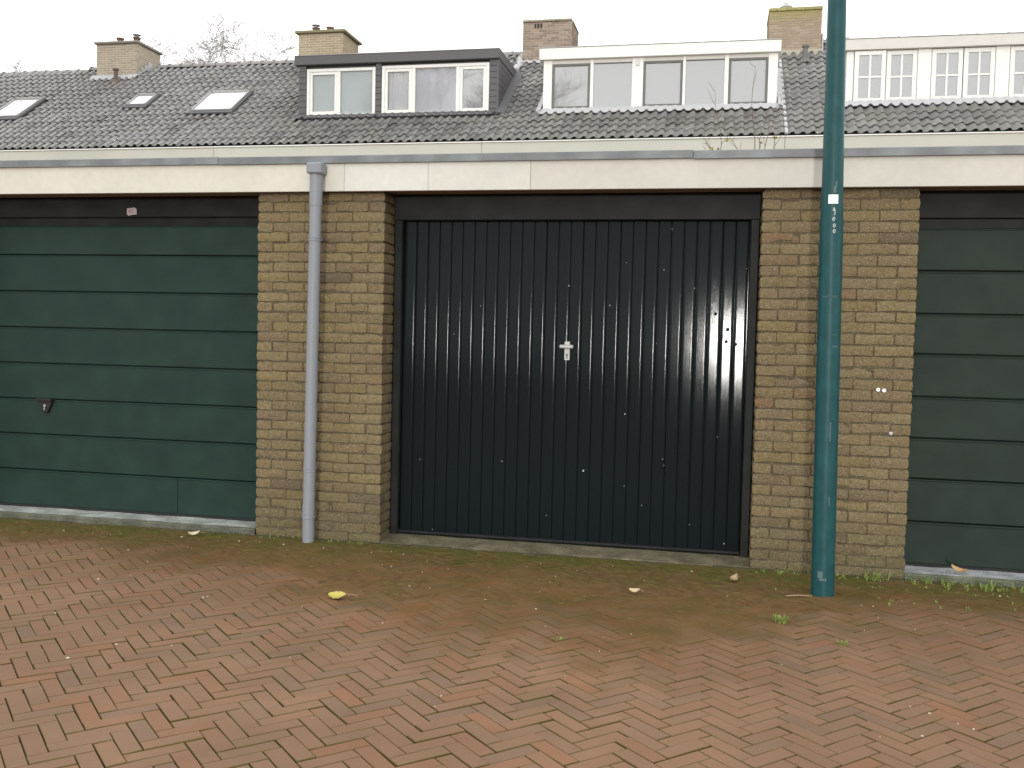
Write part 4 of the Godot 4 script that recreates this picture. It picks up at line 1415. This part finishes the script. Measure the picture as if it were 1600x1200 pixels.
func build_downpipe() -> void:
	var p := thing("downpipe", "grey plastic rainwater downpipe on the left brick pier", "downpipe", Vector3(-2.452, 0, 0.095))
	var b := MB.new()
	b.tube([Vector3(0.0, -0.05, -0.012), Vector3(0.0, 0.168, -0.010), Vector3(0.033, 2.09, 0.014)], [0.0365, 0.0365, 0.0365], 28)
	part("pipe", b, M.pvc, p)
	var up := MB.new()
	up.tube([Vector3(0.0329, 2.085, 0.0139), Vector3(0.0366, 2.30, 0.0166)], [0.0395, 0.0395], 28)
	part("offset_pipe", up, M.pvc, p)
	var hop := MB.new()
	hop.box(Vector3(-0.010, 2.272, -0.030), Vector3(0.086, 2.338, 0.068), 0.008)
	part("hopper", hop, M.pvc, p)
	for q in [[1.868, 1.880], [1.884, 1.896], [0.445, 0.457], [0.462, 0.474], [0.150, 0.172], [0.178, 0.240]]:
		var c := MB.new()
		var wide: float = 0.0395 if q[1] - q[0] < 0.05 else 0.0382
		var dx: float = 0.0172 * (q[0] - 0.168)
		c.lathe([Vector2(0.0355, q[0]), Vector2(wide, q[0] + 0.002), Vector2(wide, q[1] - 0.002), Vector2(0.0355, q[1])], Vector3(dx, 0, -0.010 + 0.0125 * (q[0] - 0.168)), 28)
		part("collar", c, M.pvc, p)
	for y in [1.89, 0.46]:
		part("bracket", boxm(Vector3(-0.012 + (0.028 if y > 1 else 0.004), y - 0.012, -0.094), Vector3(0.012 + (0.028 if y > 1 else 0.004), y + 0.012, -0.030), 0.002), M.pvc, p)

# ------------------------------------------------------------------ plants, leaves, plate
func leaf_blade(length: float, width: float, curl: float, col: Color) -> MB:
	var b := MB.new()
	b.col = col
	var n := 8
	var rows := []
	for i in n + 1:
		var t := float(i) / n
		var w := width * pow(sin(PI * clampf(t * 0.93 + 0.05, 0, 1)), 0.8) * (1.0 + 0.12 * sin(i * 2.7))
		var y := curl * (t - 0.5) * (t - 0.5) * 4.0 + 0.004
		rows.append([Vector3(length * (t - 0.5), y + curl * 0.9, -w), Vector3(length * (t - 0.5), y, 0), Vector3(length * (t - 0.5), y + curl * 0.6, w)])
	for i in n:
		for k in 2:
			b.col = col * (1.0 if k == 0 else 0.93)
			b.face([rows[i][k], rows[i + 1][k], rows[i + 1][k + 1], rows[i][k + 1]], Vector3.UP)
	return b

func drop_leaf(label: String, at: Vector3, turn: float, length: float, width: float, curl: float, col: Color, stalk := 0.0) -> void:
	var t := thing("fallen_leaf", label, "leaf", at, "fallen leaves")
	t.basis = Basis(Vector3.RIGHT, 0.32) * Basis(Vector3.UP, turn)
	part("blade", leaf_blade(length, width, curl, col), M.leaf, t)
	if stalk > 0.0:
		var s := MB.new()
		s.col = Color(.40, .24, .14)
		s.tube([Vector3(length * 0.5, 0.006 + curl, 0), Vector3(length * 0.5 + stalk * 0.5, 0.010, -0.006), Vector3(length * 0.5 + stalk, 0.005, 0.004)], [0.0014, 0.0013, 0.0016], 5)
		part("stalk", s, M.leaf, t)

func tuft(mb: MB, at: Vector3, n: int, h: float, spread: float) -> void:
	for i in n:
		var a := rng.randf() * TAU
		var d := Vector3(cos(a), 0, sin(a))
		var base := at + d * rng.randf() * spread * 0.6
		var hh := h * rng.randf_range(0.45, 1.0)
		var tip := base + d * hh * rng.randf_range(0.2, 0.9) + Vector3.UP * hh
		var mid := base + d * hh * 0.2 + Vector3.UP * hh * 0.6
		var side := Vector3(-d.z, 0, d.x) * rng.randf_range(0.0016, 0.0032)
		mb.col = Color(.15, .23, .045).lerp(Color(.26, .28, .09), rng.randf())
		mb.quad(base - side, base + side, mid + side * 0.8, mid - side * 0.8)
		mb.tri(mid - side * 0.8, mid + side * 0.8, tip)

func build_small() -> void:
	# number plate on the left garage
	var pl := thing("number_plate", "small chipped white plate with red number above the left green door", "number plate", Vector3(-3.865, 2.093, -0.195))
	var pb := MB.new()
	var out := [Vector2(-0.036, 0.020), Vector2(0.022, 0.026), Vector2(0.036, 0.016), Vector2(0.037, -0.021), Vector2(0.006, -0.022), Vector2(-0.024, -0.029), Vector2(-0.036, -0.020)]
	var fr := []
	for q in out: fr.append(Vector3(q.x, q.y, 0.004))
	pb.face(fr, Vector3.BACK)
	for i in out.size():
		var j := (i + 1) % out.size()
		pb.face([fr[i], fr[j], fr[j] - Vector3(0, 0, 0.0035), fr[i] - Vector3(0, 0, 0.0035)], fr[i] + fr[j])
	part("plate", pb, M.plate, pl)
	var font := SystemFont.new()
	font.font_names = PackedStringArray(["Droid Sans"])
	var tm := TextMesh.new()
	tm.text = "67"
	tm.font = font
	tm.font_size = 26
	tm.pixel_size = 0.00125
	tm.depth = 0.002
	part("number", tm, M.red, pl).position = Vector3(-0.003, 0.0, 0.0045)
	# leaves
	drop_leaf("yellow fallen leaf with a curved stalk lying on the red paving", Vector3(-1.79, 0.013, 1.25), 0.12, 0.088, 0.030, 0.006, Color(.45, .385, .095), 0.06)
	drop_leaf("curled pale leaf at the foot of the left green door", Vector3(-3.2, 0.006, 0.14), 0.4, 0.07, 0.017, 0.014, Color(.50, .45, .31), 0.03)
	drop_leaf("tan leaf lying on the pale threshold of the right door", Vector3(1.372, 0.052, -0.055), -0.5, 0.085, 0.018, 0.018, Color(.42, .27, .13))
	drop_leaf("brown curled leaf between the black door and the lamp post", Vector3(0.14, 0.006, 0.32), 0.9, 0.06, 0.02, 0.016, Color(.36, .27, .15), 0.02)
	drop_leaf("small buff leaf on the moss in front of the black door", Vector3(-0.37, 0.006, 0.72), 0.1, 0.055, 0.016, 0.010, Color(.50, .40, .24), 0.02)
	# pale crumbs and grit
	var cr := MB.new()
	for i in 150:
		var x := rng.randf_range(-4.2, 1.7)
		var z := 0.16 + pow(rng.randf(), 1.7) * 2.7
		var s := 0.0012 + 0.0024 * pow(rng.randf(), 3.0)
		cr.col = [Color(.52, .46, .36), Color(.42, .33, .22), Color(.62, .58, .50), Color(.25, .17, .10)][rng.randi() % 4]
		cr.xf = Transform3D(Basis(Vector3.UP, rng.randf() * TAU), Vector3(x, 0.003, z))
		cr.box(Vector3(-s * 1.6, -0.002, -s), Vector3(s * 1.6, s * 0.9, s), s * 0.3)
	cr.xf = Transform3D.IDENTITY
	var co := part("crumbs", cr, M.leaf, self)
	co.set_meta("kind", "stuff")
	tag(co, "pale crumbs and grit scattered over the paving", "crumbs")
	# stick and twig
	var st := MB.new()
	st.col = Color(.33, .24, .15)
	st.tube([Vector3(-0.06, 0.006, 0.02), Vector3(0.0, 0.009, 0.0), Vector3(0.07, 0.006, -0.012)], [0.003, 0.0028, 0.002], 6)
	var so := part("stick", st, M.leaf, self)
	so.position = Vector3(0.46, 0.004, 0.56)
	tag(so, "thin dry stick on the ground left of the lamp post", "stick")
	# weeds
	for q in [[Vector3(0.34, 0.0, 1.04), 70, 0.035, 0.07, "bright green weed tuft in the paving in front of the lamp post"], [Vector3(0.59, 0.0, 1.32), 38, 0.02, 0.06, "low flat weed tuft in the paving nearest the camera"], [Vector3(-0.62, 0.0, 1.59), 14, 0.015, 0.03, "tiny weed in the paving in front of the black door"]]:
		var t := MB.new()
		tuft(t, Vector3.ZERO, q[1], q[2], q[3])
		var o := part("weed_tuft", t, M.grass, self)
		o.position = q[0]
		tag(o, q[4], "weed", "weeds in the paving")
	var gr := MB.new()
	for i in 46:
		var x := rng.randf_range(1.08, 2.4)
		tuft(gr, Vector3(x, 0.0, rng.randf_range(0.02, 0.16)), 9, rng.randf_range(0.015, 0.05), 0.03)
	for i in 26:
		tuft(gr, Vector3(rng.randf_range(0.26, 1.05), 0.004, rng.randf_range(0.02, 0.09)), 8, rng.randf_range(0.012, 0.035), 0.03)
	for i in 10:
		tuft(gr, Vector3(rng.randf_range(0.86, 1.0), 0.004, rng.randf_range(0.02, 0.10)), 10, 0.05, 0.03)
	for i in 16:
		tuft(gr, Vector3(rng.randf_range(-2.8, -2.05), 0.004, rng.randf_range(0.02, 0.08)), 6, 0.018, 0.03)
	for i in 24:
		tuft(gr, Vector3(rng.randf_range(0.7, 1.8), 0.0, rng.randf_range(0.15, 0.6)), 6, 0.014, 0.03)
	var go := part("grass", gr, M.grass, self)
	go.set_meta("kind", "stuff")
	tag(go, "short grass and weeds along the foot of the right pier and door", "grass")
	# self-sown shrub on the garage roof
	var sh := thing("shrub", "bare self-sown shrub with a few yellow leaves on the garage roof", "shrub", Vector3(0.19, 2.372, -0.5))
	var sb := MB.new()
	sb.col = Color(1, 1, 1)
	var tips := []
	for q in [[Vector3(0, 0, 0), Vector3(-0.012, 0.62, 0)], [Vector3(-0.05, 0, 0), Vector3(-0.17, 0.26, 0.02)], [Vector3(-0.19, 0, 0.02), Vector3(-0.235, 0.48, 0)], [Vector3(0.04, 0, 0), Vector3(0.15, 0.42, 0)], [Vector3(-0.19, 0, 0.0), Vector3(-0.29, 0.2, 0.03)], [Vector3(0.09, 0, 0), Vector3(0.13, 0.22, 0.02)], [Vector3(0.02, 0, 0.03), Vector3(0.07, 0.36, 0)], [Vector3(-0.26, 0, 0), Vector3(-0.275, 0.16, 0)]]:
		var a: Vector3 = q[0]; var e: Vector3 = q[1]
		var pts := []; var rads := []
		for i in 7:
			var t := i / 6.0
			pts.append(a.lerp(e, t) + Vector3(sin(t * 7.0 + a.x * 40.0) * 0.012, 0, cos(t * 5.0) * 0.012))
			rads.append(lerpf(0.0034, 0.0008, t))
		sb.tube(pts, rads, 5, false)
		for i in range(2, 7):
			var side := Vector3(rng.randf_range(-1, 1), rng.randf_range(0.3, 1.0), rng.randf_range(-.6, .6)).normalized()
			var ln := rng.randf_range(0.03, 0.10)
			sb.tube([pts[i], pts[i] + side * ln * 0.5, pts[i] + side * ln + Vector3.UP * 0.012], [0.0016, 0.0012, 0.0008], 4, false)
			if e.y < 0.5: tips.append(pts[i] + side * ln)
	part("stem", sb, M.twig, sh)
	var lf := leaf_blade(0.03, 0.008, 0.003, Color(1, 1, 1))
	for i in 26:
		var p: Vector3 = tips[rng.randi() % tips.size()]
		if p.y > 0.2: continue
		var lm := MB.new()
		lm.append(lf, Transform3D.IDENTITY, Color(.26, .25, .05).lerp(Color(.36, .28, .10), rng.randf()))
		part("leaf", lm, M.leaf, sh).transform = Transform3D(Basis(Vector3(rng.randf() - .5, rng.randf() - .5, rng.randf() - .5).normalized(), rng.randf() * TAU), p)
